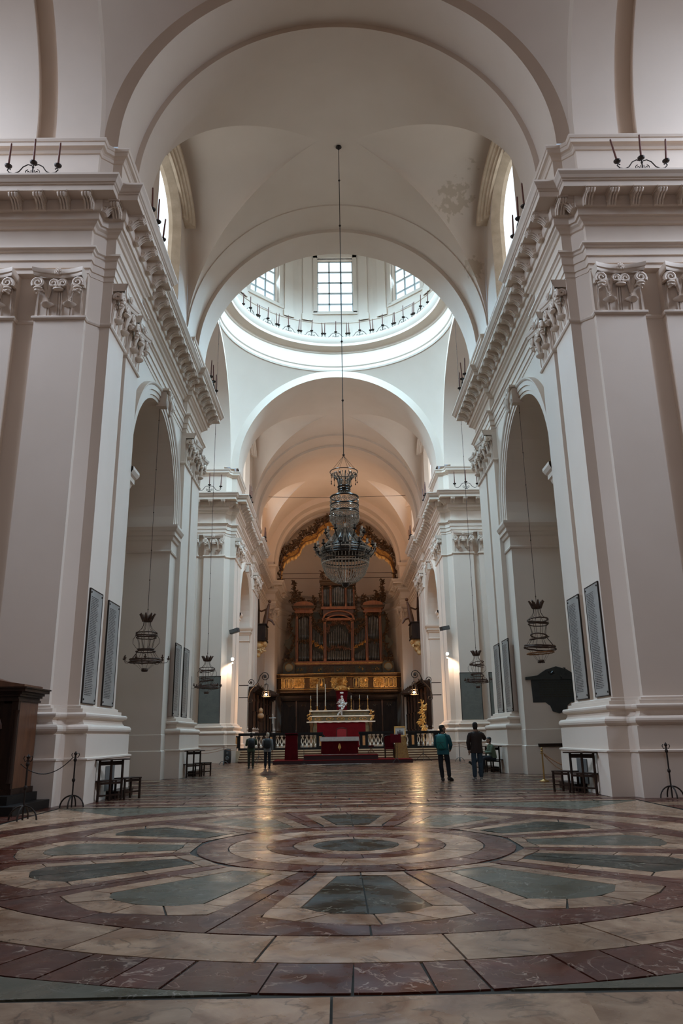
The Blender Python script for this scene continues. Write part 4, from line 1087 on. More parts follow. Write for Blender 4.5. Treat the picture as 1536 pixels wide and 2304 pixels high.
# ------------------------------------------------------------------ presbytery steps, floor, balustrade
PZ = .68
t = struct('floor', MB().box(-7.6, 7.6, 49.45, 84, 0, PZ-.01).box(-6.6, 6.6, 84, 89.5, 0, PZ-.01), STEPM)
for i in range(5):
    z1 = PZ/5*(i+1); y0 = 48.0+.30*i
    for j in range(7):
        x0 = -6.25+1.79*j
        MB().box(x0+.006, x0+1.784, y0, 49.5, z1-.135, z1-.04).build('step_riser', STEPRISER, t)
        MB().box(x0+.006, x0+1.784, y0-.04, 49.5, z1-.05, z1).build('step_tread', STEPM, t)
def xof(px): return (px-755.5)/1708*50.6-.25
bal = thing('balustrade', 'altar balustrade of dark marble rails, cream openwork balusters and orange inlaid posts', 'balustrade', (0, 49.85, PZ))
for a, b in ((-6.45, -1.15), (1.1, 6.55)):
    MB().box(a, b, -.14, .14, 0, .14).build('bottom_rail', DARKM, bal)
    MB().box(a, b, -.17, .17, .94, 1.04).box(a, b, -.12, .12, .88, .94).build('top_rail', DARKM, bal)
bm_ = MB()
bm_.lathe([(.075, 0), (.075, .05), (.085, .07), (.085, .13), (.05, .17), (.04, .20)], 10)
for k in (-1, 1): bm_.tube([(k*.012, 0, .18), (k*.06, 0, .25), (k*.09, 0, .34), (k*.075, 0, .44), (k*.04, 0, .54), (k*.02, 0, .60)], [.03, .038, .04, .034, .028, .024], 6)
bm_.tube([(0, -.0, .56), (0, 0, .66)], .03, 8); bm_.box(-.085, .085, -.06, .06, .65, .74)
BALU = bm_.mesh('baluster', BALMARBLE, True)
for px in (574, 584, 594, 605, 629, 638, 647, 656, 682, 691, 700, 710, 825, 833.5, 842, 852, 875, 884, 893, 903, 928, 938, 948, 958):
    link('baluster', BALU, bal, (xof(px), 0, .14))
for px in (541, 616, 669, 720, 812, 862, 916, 969):
    x = xof(px); q = MB().box(x-.26, x+.26, -.12, .12, .14, .88).build('post', DARKM, bal)
    MB().box(x-.08, x+.08, -.14, -.115, .22, .80).build('inlay', ORANGEM, q)
struct('baseboard_left', MB().box(-7.7, -6.45, 49.6, 50.1, 0, .02), DARKM)

# ------------------------------------------------------------------ red platform, altar table and what stands around it
t = thing('carpeted_platform', 'low two-tier platform covered in red carpet in front of the altar steps', 'platform', (0, 45.7, 0))
MB().box(-3.85, 3.95, -1.3, 1.5, 0, .17).build('lower_board', DARKREDWOOD, t); MB().box(-3.85, 3.95, -1.3, 1.5, .17, .20).build('lower_carpet', REDCARPET, t)
MB().box(-2.15, 2.05, -.7, 1.3, .20, .42).build('upper_board', DARKREDWOOD, t); MB().box(-2.17, 2.07, -.72, 1.3, .42, .445).build('upper_carpet', REDCARPET, t)
t = thing('altar_table', 'main altar table in crimson cloth with a white lace cover and gold emblem', 'altar', (-.12, 46.2, .445))
m = MB()
N = 40; rows = []
for z, e in ((0, .02), (.3, .01), (.6, .0), (.86, 0)):
    L = [(-1.05, .4), (-1.05, -.4), (1.05, -.4), (1.05, .4)]
    row = []
    for i in range(3):
        for j in range(14):
            f = j/14; x = L[i][0]*(1-f)+L[i+1][0]*f; y = L[i][1]*(1-f)+L[i+1][1]*f
            w = (.012+e)*math.sin(j*2.4+i)
            row.append((x+(w if i != 1 else 0), y+(w if i == 1 else 0), z+.05))
    rows.append(row)
m.quadgrid(rows); m.build('frontal_cloth', REDCLOTH, t, True)
MB().box(-1.0, 1.0, -.36, .36, .02, .94).build('table', WOOD, t); MB().box(-1.02, 1.02, -.38, .38, 0, .03).build('plinth', LINEN, t)
m = MB(); m.box(-1.12, 1.12, -.43, .43, .95, .985)
for i in range(40):
    x = -1.12+.0561*i; m.poly([(x, -.432, .985), (x+.056, -.432, .985), (x+.056, -.436, .77), (x+.028, -.44, .735), (x, -.436, .77)])
for k in (-1, 1):
    for i in range(10):
        y = -.43+.086*i; m.poly([(k*1.125, y, .985), (k*1.125, y+.086, .985), (k*(1.15+.02*math.sin(i)), y+.086, .56), (k*(1.16+.02*math.cos(i)), y+.04, .50), (k*(1.15+.02*math.sin(i)), y, .56)])
m.build('lace_cover', LINEN, t)
m = MB()
for k in (-1, 1):
    for j, (w, h) in enumerate(((.09, .26), (.05, .18))):
        m.poly([(k*.012, -.43, .48+h*.6-.0*j), (k*w*.6, -.432, .48+h*.2), (k*w, -.432, .40), (k*w*.6, -.432, .33), (k*.012, -.43, .28)])
m.tube([(0, -.43, .20), (0, -.43, .60)], .008, 4); m.build('gold_emblem', GILTBRIGHT, t)
t = thing('open_missal', 'small white open book lying on the left of the altar table', 'book', (-.86, 46.2, 1.435))
m = MB(); m.quadgrid([[(x, y, .03+.03*abs(math.sin(x*14))) for x in [-.17+.034*i for i in range(11)]] for y in (-.12, .12)]); m.build('pages', LINEN, t); MB().box(-.18, .18, -.13, .13, 0, .012).build('cover', WOOD, t)
# lectern
t = thing('draped_lectern', 'tall lectern draped to the floor in dark crimson cloth', 'lectern', (-2.88, 45.6, .2))
m = MB(); rows = []
for z, w, d in ((0, .37, .27), (.5, .355, .25), (1.0, .34, .23), (1.36, .34, .22)):
    row = []
    for i in range(40):
        a = 2*PI*i/40; c, s_ = math.cos(a), math.sin(a); q = 1/max(abs(c), abs(s_))
        row.append((w*c*q*(1+.02*math.sin(7*a)*(1.4-z)), d*s_*q*(1+.04*math.sin(9*a)*(1.4-z)), z))
    rows.append(row)
m.quadgrid(rows, True); m.build('drape', REDCLOTH, t, True)
m = MB(); M = Matrix.Translation((0, 0, 1.38)) @ Matrix.Rotation(-.25, 4, 'X'); m.box(-.36, .36, -.25, .25, -.02, .03, M); m.build('book_rest', REDCLOTH, t)
m = MB(); m.tube([(.22, .1, 1.4), (.24, .08, 1.52), (.25, .0, 1.60)], .008, 5); m.ball((.25, -.02, 1.61), .025, 6, 5); m.build('microphone', GREYPLASTIC, t, True)
# floor microphone and music stands
def tripod(name, label, cat, loc, h, spread, mt, head=None):
    t = thing(name, label, cat, loc)
    m = MB(); m.tube([(0, 0, .3), (0, 0, h)], .014, 6); m.ball((0, 0, .42), .03, 6, 5); m.build('pole', mt, t, True)
    for k in range(3):
        a = 2*PI*k/3+.4; MB().tube([(0, 0, .46), (spread*math.cos(a), spread*math.sin(a), .01)], .014, 5).build('leg', mt, t)
    if head: head(t)
    return t
def cam_head(t):
    m = MB(); m.box(-.06, .06, -.05, .06, 1.36, 1.46); m.lathe([(.035, 0), (.035, .10)], 10, M=Matrix.Translation((0, .06, 1.41)) @ Matrix.Rotation(-PI/2, 4, 'X')); m.build('camera', BLACKPLASTIC, t)
tripod('camera_tripod', 'dark tripod standing between the two visitors at the left steps', 'tripod', (-4.75, 45.6, 0), 1.36, .48, BLACKPLASTIC, cam_head)
def mic_head(t):
    m = MB(); m.tube([(0, 0, 1.35), (.35, -.1, 1.62)], .009, 5); m.ball((.37, -.1, 1.64), .03, 6, 5); m.build('boom', BLACKPLASTIC, t, True)
tripod('microphone_stand', 'black microphone tripod right of the easel on the marble steps side', 'microphone stand', (4.75, 46.4, 0), 1.5, .55, BLACKPLASTIC, mic_head)
def round_base(name, label, cat, loc, h, mt, r=.16):
    t = thing(name, label, cat, loc); m = MB(); m.lathe([(r, 0), (r, .02), (.03, .04), (.012, .06), (.012, h)], 14); m.build('pole', mt, t, True); return t
t = round_base('microphone_stand', 'thin dark microphone stand on the floor left of the altar table', 'microphone stand', (-2.1, 44.0, 0), 1.25, BLACKPLASTIC)
MB().ball((0, 0, 1.28), (.03, .03, .05), 6, 5).build('microphone', BLACKPLASTIC, t, True)
t = thing('music_stand', 'dark music stand with splayed feet before the platform at the right', 'music stand', (2.98, 43.6, 0))
for k in (-1, 1): MB().tube([(k*.05, 0, .25), (k*.05, 0, 1.1)], .012, 5).build('pole', BLACKPLASTIC, t)
for k in range(4):
    a = PI/4+PI/2*k; MB().tube([(0, 0, .28), (.12*math.cos(a), .12*math.sin(a), .2), (.30*math.cos(a), .25*math.sin(a), .01)], .016, 5).build('foot', BLACKPLASTIC, t)
m = MB(); M = Matrix.Translation((0, 0, 1.32)) @ Matrix.Rotation(-.3, 4, 'X'); m.box(-.30, .28, -.01, .01, -.25, .24, M); m.build('desk', REDCLOTH, t)
MB().box(-.10, .12, -.16, -.13, 1.52, 1.545).build('sheet', LINEN, t)
# processional cross
t = round_base('processional_cross', 'slender silver processional cross on a pole behind the left lectern', 'cross', (-4.15, 47.6, 0), 2.3, IRON)
m = MB(); m.tube([(0, 0, 2.25), (0, 0, 2.75)], .022, 6); m.tube([(-.16, 0, 2.58), (.16, 0, 2.58)], .02, 6)
for p in ((-.17, 2.58), (.17, 2.58), (0, 2.76)): m.ball((p[0], 0, p[1]), .035, 6, 5)
m.build('cross_head', SILVER, t, True)
# celebrant's chair (red) beyond the rail
def red_chair(loc, label, w=.6, hb=1.25, seat=.46, mt=REDCLOTH):
    t = thing('ceremonial_chair', label, 'chair', loc)
    for x in (-w/2, w/2-.05):
        for y in (-.25, .22): MB().box(x, x+.05, y, y+.05, 0, seat).build('leg', WOOD, t)
    MB().box(-w/2, w/2, -.27, .27, seat, seat+.09).build('seat', mt, t)
    m = MB(); prism(m, [(-w/2, seat+.09)]+[(w/2, seat+.09)]+[(w/2*math.cos(a), hb-.12+.12*math.sin(a)) for a in [PI*i/10 for i in range(11)]], .2, .27); m.build('backrest', mt, t)
    m = MB(); m.tube([(-w/2, .2, seat)]+[(-w/2, .2, hb-.12)]+[(-w/2*math.cos(a), .2, hb-.12+.12*math.sin(a)) for a in [PI*i/10 for i in range(11)]]+[(w/2, .2, seat)], .022, 5); m.build('back_frame', WOOD, t)
    for k in (-1, 1): m = MB(); m.tube([(k*w/2, .2, seat+.28), (k*w/2, -.2, seat+.28), (k*w/2, -.25, seat)], .022, 5); m.build('armrest', WOOD, t)
    return t
REDBRIGHT = mat('bright_red_velvet', (.25, .008, .012), .8)
red_chair((.05, 51.6, PZ), 'bright red rounded chair behind the balustrade on the axis', .68, 1.3, mt=REDBRIGHT)
red_chair((2.78, 46.3, .2), 'dark red upright chair beside the easel on the platform', .55, 1.28, .5)
# little kneeler right of the altar table
t = thing('red_stool', 'small dark red carved stool right of the altar table', 'stool', (1.72, 46.3, .445))
m = MB(); m.box(-.16, .16, -.16, .16, .42, .48); m.build('seat', REDCLOTH, t)
for k in (-1, 1):
    m = MB(); m.tube([(p[0], 0, p[2]) for p in scroll(k*.12, .12, .1, 1.1, PI/2, k, 14)], .02, 5); m.tube([(k*.1, 0, .2), (-k*.08, 0, .42)], .02, 5); m.build('leg', WOODRED, t, True)
# easel with icon
t = thing('draped_easel', 'stand draped in gold brocade beside the dark red chair', 'easel', (3.45, 46.3, .2))
m = MB(); rows = []
for z, w, d in ((0, .44, .34), (.25, .40, .30), (.6, .36, .24), (1.0, .33, .2), (1.18, .32, .16)):
    row = []
    for i in range(56):
        a = 2*PI*i/56; c, s_ = math.cos(a), math.sin(a); q = (abs(c)**4+abs(s_)**4)**-.25
        f = 1+.05*math.sin(11*a)*(1.25-z); row.append((w*c*q*f, d*s_*q*f, z))
    rows.append(row)
m.quadgrid(rows, True); m.poly(rows[-1]); m.build('brocade_drape', GOLDCLOTH, t, True)
t = thing('framed_icon', 'small gilt-framed icon of three figures standing on the gold draped easel', 'picture', (3.42, 46.15, 1.40))
M = Matrix.Rotation(-.12, 4, 'X')
m = MB()
for b in ((-.33, .33, 0, .07), (-.33, .33, .50, .57), (-.33, -.27, 0, .57), (.27, .33, 0, .57)): m.box(b[0], b[1], -.03, .03, b[2], b[3], M)
m.build('frame', GILTBRIGHT, t)
MB().box(-.27, .27, -.012, .02, .07, .50, M).build('panel', LINEN, t)
m = MB()
for x, h in ((-.12, .24), (0, .32), (.12, .22)):
    prism(m, [(x-.07, .10), (x+.07, .10), (x+.05, .10+h*.6), (x-.05, .10+h*.6)], -.02, -.014); prism(m, [(x+.035*math.cos(2*PI*i/8), .10+h*.75+.04*math.sin(2*PI*i/8)) for i in range(8)], -.02, -.014)
m.build('painted_figures', mat('icon_paint', (.12, .09, .08), .6), t)
# cables on the floor, loudspeaker box
cable('floor_cable', 'thin pale cable lying along the floor before the platform', 'cable', (-1.9, 43.3, .012), (1.6, 43.45, .012), 0, .014, LINEN)
t = thing('floor_loudspeaker', 'black rounded loudspeaker box on the floor by the left pier', 'loudspeaker', (-6.9, 48.3, 0))
m = MB(); m.lathe([(.0, 0), (.19, .0), (.21, .06), (.22, .4), (.21, .74), (.16, .82), (0, .84)], 20); m.build('cabinet', BLACKPLASTIC, t, True)
m = MB()
for z, r in ((.28, .12), (.58, .07)): m.lathe([(r, 0), (r*.7, .02), (0, .0)], 16, M=Matrix.Translation((0, -.215, z)) @ Matrix.Rotation(PI/2, 4, 'X'))
m.build('driver', GREYPLASTIC, t)

# ------------------------------------------------------------------ wall fittings at the far piers
for s, side, z in ((-1, 'left', 6.3), (1, 'right', 6.45)):
    t = thing('wall_floodlight', 'lit white floodlight on the %s far pier' % side, 'lamp', (s*6.90, 49.45, z))
    MB().box(-.05, .05, 0, .2, -.28, -.2).build('bracket', GREYPLASTIC, t); MB().box(-.10, .10, -.08, .06, -.1, .12).build('housing', GREYPLASTIC, t)
    m = MB(); m.ball((0, -.12, .0), (.085, .04, .085), 12, 8); m.build('lamp_glass', FLOODGLASS, t, True)
    ld = bpy.data.lights.new('floodlight', 'SPOT'); ld.energy = 170; ld.color = (1, .80, .62); ld.spot_size = math.radians(150); ld.spot_blend = .6; ld.shadow_soft_size = .08
    lo = bpy.data.objects.new('floodlight', ld); COL.objects.link(lo); lo.location = (s*6.88, 49.22, z-.12)
    lo.rotation_euler = Vector((-s*.25, .30, -1)).to_track_quat('-Z', 'Y').to_euler()
    t = thing('wall_loudspeaker', 'small dark loudspeaker angled on the %s far pier above the floodlight' % side, 'loudspeaker', (s*6.82, 49.4, 8.1))
    M = Matrix.Rotation(s*.5, 4, 'Z') @ Matrix.Rotation(-.2, 4, 'Y'); MB().box(-.32, .32, -.12, .12, -.13, .13, M).build('box', BLACKPLASTIC, t); MB().box(-.28, .28, -.13, -.12, -.10, .10, M).build('grille_cloth', GREYPLASTIC, t)
    t = thing('wall_crucifix', 'small iron cross hanging under the base moulding of the %s far pier' % side, 'cross', (s*9.35, 48.68, 1.2))
    m = MB(); m.box(-.28, .28, -.03, .03, .55, .62); m.box(-.03, .03, -.03, .03, .0, .6); m.ball((0, 0, .0), .05, 6, 5); m.build('iron_bar', IRON, t)
# scrolled lantern brackets
for s, side in ((-1, 'left'), (1, 'right')):
    t = thing('scroll_bracket', 'iron scroll bracket projecting from the %s choir pier' % side, 'bracket', (s*6.35, 53.9, 4.4))
    m = MB(); f = lambda P: [(-s*x, 0, z) for x, z in P]
    m.tube(f([(.0, -.5), (.02, -.2), (.12, .15), (.34, .42), (.56, .62), (.70, .88), (.80, 1.18), (1.0, 1.38)]), .035, 6)
    m.tube([(-s*x, 0, z) for x, _, z in scroll(1.12, 1.10, .30, 1.6, PI*.62, -1, 30)], .03, 6)
    m.tube([(-s*x, 0, z) for x, _, z in scroll(.16, .74, .24, 1.4, -PI*.3, 1, 26)], .026, 6)
    m.tube([(-s*x, 0, z) for x, _, z in scroll(.15, -.48, .17, 1.3, PI, 1, 22)], .024, 6)
    m.ball((-s*1.12, 0, 1.1), (.10, .05, .10), 8, 6); m.ball((-s*.16, 0, .74), (.08, .05, .08), 8, 6); m.build('scroll', IRON, t, True)
    MB().box(min(0, s*.65), max(0, s*.65), -.03, .03, -.32, -.26).box(min(0, s*.65), max(0, s*.65), -.03, .03, .5, .56).build('wall_arm', IRON, t)
    t = thing('hanging_lantern', 'iron frame lantern with a lit bulb under the %s scroll bracket' % side, 'lantern', (s*5.12, 53.9, 4.05))
    m = MB(); m.tube([(0, 0, 1.0), (0, 0, 1.42)], .012, 5); m.lathe([(.03, 1.0), (.12, .95), (.15, .90), (.10, .88)], 8)
    for k in range(6):
        a = 2*PI*k/6; m.tube([(.13*math.cos(a), .13*math.sin(a), .9), (.30*math.cos(a), .30*math.sin(a), .12)], .018, 4)
    for r, z in ((.31, .12), (.24, .45)): m.tube([(r*math.cos(2*PI*i/18), r*math.sin(2*PI*i/18), z) for i in range(18)], .018, 4, close=True)
    m.build('cage', IRON, t)
    MB().ball((0, 0, .25), .075, 10, 8).build('bulb', FLAME, t, True)
    ld = bpy.data.lights.new('lantern_bulb', 'POINT'); ld.energy = 240; ld.color = (1, .62, .32); ld.shadow_soft_size = .1
    lo = bpy.data.objects.new('lantern_bulb', ld); COL.objects.link(lo); lo.location = (s*5.12, 53.9, 4.2)

# ------------------------------------------------------------------ high altar
t = thing('high_altar', 'old marble high altar with stepped ledges between the choir stalls', 'altar', (0.05, 60.4, PZ))
ALTM = mat('olive_gold_marble', (.15, .105, .045), .4, .1, noise=(.07, .06, .035), scale=5, bump=.2)
MB().box(-2.2, 2.2, -.3, .8, 0, 1.78).build('mensa_block', ALTM, t)
MB().box(-2.62, 2.62, -.5, .8, 1.80, 1.87).build('lower_ledge', BALMARBLE, t)
MB().box(-2.3, 2.3, -.1, .8, 1.88, 2.22).build('gradine', ALTM, t); MB().box(-2.38, 2.38, -.18, .8, 2.22, 2.30).build('middle_ledge', BALMARBLE, t)
MB().box(-2.2, 2.2, .1, .8, 2.30, 2.62).build('gradine', ALTM, t); MB().box(-2.42, 2.42, -.02, .8, 2.62, 2.70).build('upper_ledge', BALMARBLE, t)
for k in (-1, 1):
    m = MB(); m.lathe([(.12, 0), (.16, .1), (.10, .2), (.13, .8), (.11, 1.5), (.16, 1.6), (.16, 1.78)], 10, (k*2.25, -.38, 0)); m.build('corner_column', CARVED, t, True)
    m = MB(); foliage(m, [(k*2.35, -.15, z) for z in (1.95, 2.1, 2.25, 2.45, 2.55)], .12, .06, 3); m.build('carved_bracket', GILT, t, True)
for i in range(5):
    m = MB(); x = -1.7+.85*i; m.tube([(x+.28*math.cos(2*PI*j/16), -.12, 2.06+.11*math.sin(2*PI*j/16)) for j in range(16)], .02, 4, close=True); foliage(m, [(x, -.12, 2.06)], .06, .04, 3); m.build('relief', GILT, t, True)
ZA = PZ+2.70
def candlestick(x, h, label, tall=False):
    t = thing('altar_candlestick', label, 'candlestick', (x, 60.7, ZA))
    m = MB(); m.lathe([(.13, 0), (.12, .05), (.05, .10), (.03, .2), (.06, .28), (.025, .36), (.022, .7), (.05, .76), (.02, .8), (.08, .86), (.0, .87)] if not tall else [(.13, 0), (.12, .05), (.05, .10), (.03, .2), (.05, .28), (.03, .34), (.0, .35)], 10); m.build('stem', BRASS, t, True)
    m = MB(); m.tube([(0, 0, .34 if tall else .86), (0, 0, h)], .032 if tall else .022, 6); m.build('candle', WAX, t, True)
for px, h, tall, lb in ((699, 1.15, 0, 'brass candlestick at the left end of the high altar'), (713, 2.0, 1, 'left of the two tall white altar candles'), (731, 2.0, 1, 'right of the two tall white altar candles'),
                        (787, 1.1, 0, 'short brass candlestick just right of the silver ornament'), (805, 1.15, 0, 'brass candlestick second from the right end of the high altar'), (823, 1.1, 0, 'brass candlestick at the right end of the high altar')):
    candlestick((px-757)/1708*60.9-.2, h, lb, tall)
t = thing('silver_ornament', 'silver openwork sunburst ornament on the centre of the high altar', 'ornament', (.12, 60.15, PZ+2.3))
m = MB(); foliage(m, [(.30*math.sqrt(random.random())*math.cos(a_), -.05, .82+.36*math.sqrt(random.random())*math.sin(a_)) for a_ in [random.uniform(0, 6.28) for _ in range(40)]], .075, .03, 3)
foliage(m, [(-.25+.06*i, -.05, .15+.06*i) for i in range(6)], .08, .03, 3); m.box(-.05, .05, 0, .08, 0, 1.1); m.build('sunburst', SILVER, t, True)
t = thing('draped_tabernacle', 'red draped tabernacle with a white figure and gilded crown behind the altar', 'tabernacle', (.15, 61.0, ZA))
m = MB(); m.lathe([(.42, 0), (.40, .5), (.42, 1.0), (.46, 1.35), (.5, 1.45), (.45, 1.5), (0, 1.52)], 18); m.build('red_drape', REDCLOTH, t, True)
m = MB(); m.ball((.0, -.42, 1.0), (.10, .06, .11), 8, 6); m.ball((.03, -.42, .72), (.12, .06, .22), 8, 6); m.ball((.0, -.45, 1.3), (.15, .05, .08), 8, 5); m.build('white_figure', LINEN, t, True)
m = MB(); m.lathe([(.46, 1.48), (.52, 1.58), (.56, 1.66), (.45, 1.74), (.2, 1.86), (0, 1.9)], 18); foliage(m, [(.55*math.cos(a), -.3*abs(math.sin(a))-.3, 1.65) for a in [PI*i/7 for i in range(8)]], .1, .04, 2); m.build('gilded_crown', GILT, t, True)
t = thing('draped_front_altar', 'long altar with crimson frontal and white cloth in front of the high altar', 'altar', (.05, 56.3, PZ))
m = MB(); m.box(-1.72, 1.72, -.45, .45, 0, 1.78); m.build('frontal_cloth', REDCLOTH, t)
m = MB(); rows = [[(-1.9+.19*i, y, z+.015*math.sin(i*1.9)*(z < 1.8)) for i in range(21)] for y, z in ((-.52, 1.72), (-.52, 1.82), (.52, 1.82), (.52, 1.72))]; m.quadgrid(rows); m.build('white_cloth', LINEN, t)

# ------------------------------------------------------------------ choir stalls
def stall_run(label, loc, rz, L, back_h, n, crest=0):
    """local x along the run, -y to the open side"""
    t = thing('choir_stall', label, 'choir stall', loc, rz)
    MB().box(-L/2, L/2, 0, .15, 0, back_h).build('back_wall', WOOD, t)
    MB().box(-L/2, L/2, -1.7, 0, 0, .18).build('dais', WOOD, t)
    for i in range(n+1):
        x = -L/2+.06+(L-.12)*i/n
        m = MB(); m.box(x-.06, x+.06, -.16, 0, .18, back_h-.3); m.lathe([(.05, 0), (.035, .2), (.03, 1.3), (.06, 1.45)], 8, (x, -.2, 1.3)); m.box(x-.04, x+.04, -.6, -.1, .18, 1.15); m.build('divider', WOODRED if i % 2 else WOOD, t, True)
    for i in range(n):
        x = -L/2+.06+(L-.12)*(i+.5)/n; w = (L-.12)/n
        q = MB(); q.box(x-w*.36, x+w*.36, -.03, 0, 1.6, back_h-.75); q.build('back_panel', WOOD, t)
        MB().box(x-w*.42, x+w*.42, -.55, -.05, .58, .64).build('seat', WOOD, t)
        m = MB(); foliage(m, [(x, -.06, back_h-.95), (x-.15, -.06, back_h-.9), (x+.15, -.06, back_h-.9)], .09, .04, 3); m.build('carving', CARVED, t, True)
    m = MB()
    for z0, z1, e in ((-.42, -.3, .35), (-.3, -.2, .5), (-.2, -.06, .62), (-.06, 0, .7)): m.box(-L/2-.05, L/2+.05, -e, .15, back_h+z0, back_h+z1)
    m.build('canopy', WOOD, t)
    m = MB(); m.box(-L/2, L/2, -1.55, -1.45, .18, 1.05); m.box(-L/2, L/2, -1.65, -1.35, 1.05, 1.10); m.build('book_desk', WOOD, t)
    if crest:
        m = MB(); prism(m, [(-1.9, back_h-.02), (1.9, back_h-.02), (1.5, back_h+.12), (.9, back_h+.5), (.3, back_h+.72), (-.3, back_h+.72), (-.9, back_h+.5), (-1.5, back_h+.12)], -.3, .1); m.build('arched_crest', WOOD, t)
    else:
        m = MB(); foliage(m, [(-L/2+.3+i*.6, -.4, back_h+.06) for i in range(int(L/.6))], .13, .08, 2); m.build('cresting', CARVED, t, True)
    return t
stall_run('dark carved choir stalls along the left wall of the choir', (-6.95, 69.9, PZ), PI/2, 18.0, 4.6, 12)
stall_run('dark carved choir stalls along the right wall of the choir', (6.95, 69.9, PZ), -PI/2, 18.0, 4.9, 12)
stall_run('dark choir stalls across the apse under the organ gallery', (0, 80.6, PZ), 0, 11.9, 4.75, 8, 1)
for s, side in ((-1, 'left'), (1, 'right')):
    t = thing('stall_end_canopy', 'carved dark end canopy of the %s choir stalls' % side, 'canopy', (s*5.55, 62.3, PZ+3.9))
    m = MB(); m.lathe([(.62, -.05), (.72, 0), (.75, .10), (.6, .2), (.5, .32), (.2, .42), (0, .5)], 12); m.build('dome', WOOD, t, True)
    m = MB(); foliage(m, [(.62*math.cos(a), .62*math.sin(a), .12) for a in [2*PI*i/10 for i in range(10)]], .1, .03, 2); m.build('carved_edge', CARVED, t, True, kind='stuff')
    for k in (-1, 1): MB().lathe([(.06, -3.9), (.08, -3.7), (.05, -3.5), (.05, -.5), (.08, -.1), (.08, 0)], 8, (k*.5, -.3, 0)).build('column', WOOD, t, True)
t = thing('wooden_bust', 'pale carved wooden bust at the end of the left choir stalls', 'statue', (-6.1, 60.4, PZ+1.6))
m = MB(); m.ball((0, 0, 1.15), (.17, .17, .22), 10, 8); m.ball((0, 0, .75), (.26, .18, .24), 10, 8); m.tube([(0, 0, .75), (0, 0, 1.0)], .09, 8); m.ball((0, -.16, 1.12), (.03, .04, .05), 6, 5); m.build('figure', mat('pale_carved_wood', (.30, .17, .08), .5), t, True)
m = MB(); m.lathe([(.22, -1.6), (.2, -1.4), (.12, -1.2), (.12, .3), (.25, .45), (.28, .55)], 10); m.build('pedestal', WOOD, t, True)
t = thing('gilded_carving', 'tall gilded twisted carving at the end of the right choir stalls', 'carving', (6.35, 60.4, PZ))
m = MB(); foliage(m, [(.1*math.sin(i*.8), 0, .9+.11*i) for i in range(22)], .16, .07, 3); m.tube([(0, 0, 0), (0, 0, 3.2)], .07, 6); m.build('twisted_leaves', GILTBRIGHT, t, True)

# ------------------------------------------------------------------ balconies with gold corbels on the choir walls
for s, side in ((-1, 'left'), (1, 'right')):
    t = thing('carved_balcony', 'dark carved balcony with figures over a gilded corbel on the %s choir wall' % side, 'balcony', (s*7.62, 70.0, 9.9))
    X = lambda a, b: (min(-s*a, -s*b), max(-s*a, -s*b))
    m = MB(); m.box(*X(0, 1.0), -1.1, 1.1, .0, 1.35); m.box(*X(0, 1.08), -1.18, 1.18, 1.35, 1.45); m.box(*X(0, 1.06), -1.15, 1.15, -.08, .06); m.build('parapet', WOOD, t)
    for i in range(5):
        y = -1.15+.46*i; MB().box(*X(1.0, 1.04), y+.04, y+.40, .2, 1.2).build('panel', CARVED, t)
    m = MB(); m.box(*X(0, .25), -1.1, 1.1, 1.45, 3.0); m.build('back_panel', WOOD, t)
    m = MB(); prism_y = [(-1.1, 3.0), (1.1, 3.0), (.5, 3.9), (0, 4.4), (-.5, 3.9)]
    o_ = len(m.v); m.v += [(-s*.02, y, z) for y, z in prism_y]+[(-s*.25, y, z) for y, z in prism_y]; n = 5
    m.f += [tuple(range(o_, o_+n)), tuple(range(o_+2*n-1, o_+n-1, -1))]+[(o_+i, o_+n+i, o_+n+(i+1) % n, o_+(i+1) % n) for i in range(n)]; m.build('pointed_hood', WOOD, t)
    m = MB(); m.tube([(-s*.85, -.3, 1.4), (-s*1.0, -.3, 2.1), (-s*1.1, -.3, 2.9), (-s*1.25, -.3, 3.4)], [.24, .26, .15, .10], 8); m.ball((-s*1.28, -.3, 3.6), .16, 8, 6)
    m.tube([(-s*1.1, -.3, 2.9), (-s*.5, -.2, 2.7), (-s*.2, 0, 2.9)], .08, 6); m.tube([(-s*1.0, -.3, 2.0), (-s*1.5, -.3, 1.8), (-s*1.75, -.3, 1.4)], [.14, .12, .07], 7); m.build('carved_figure', WOODRED, t, True)
    m = MB()
    for c, r in (((.45, -.5, -.35), .38), ((.5, .4, -.4), .36), ((.75, 0, -.3), .34), ((.4, 0, -.85), .36), ((.3, -.2, -1.25), .24), ((.25, .3, -.75), .28), ((.85, -.55, -.25), .22)):
        m.ball((-s*c[0], c[1], c[2]), r, 10, 7)
    foliage(m, [(-s*random.uniform(.3, .9), random.uniform(-.8, .8), random.uniform(-1.0, -.1)) for _ in range(10)], .14, .05, 2); m.build('gilded_corbel', mat('ochre_gilt_clouds', (.75, .36, .10), .45, .2, noise=(.85, .6, .32), scale=4) if s < 0 else bpy.data.materials['ochre_gilt_clouds'], t, True)

# ------------------------------------------------------------------ organ gallery
gal = thing('organ_gallery', 'gilded organ loft with carved relief panels spanning the apse', 'gallery', (0, 82.0, 0))
GP = [(6.5, 1.5), (6.5, .3), (6.1, 0), (3.6, 0), (3.1, -.25), (1.5, -.25), (1.15, -.45), (.8, -.7), (-.8, -.7), (-1.15, -.45), (-1.5, -.25), (-3.1, -.25), (-3.6, 0), (-6.1, 0), (-6.5, .3), (-6.5, 1.5)]
GPROF = [(-.6, 5.75), (.0, 5.75), (.14, 5.80), (.24, 5.90), (.24, 5.98), (.14, 6.08), (.08, 6.16), (.12, 6.22), (.08, 6.28), (0, 6.30), (0, 7.36), (.06, 7.40), (.10, 7.5), (.20, 7.62), (.24, 7.74), (.24, 7.82), (-.3, 7.84)]
m = MB(); m.quadgrid([[(a, b, z) for a, b in offset(GP, e)] for e, z in GPROF]); m.build('parapet', CARVED, gal)
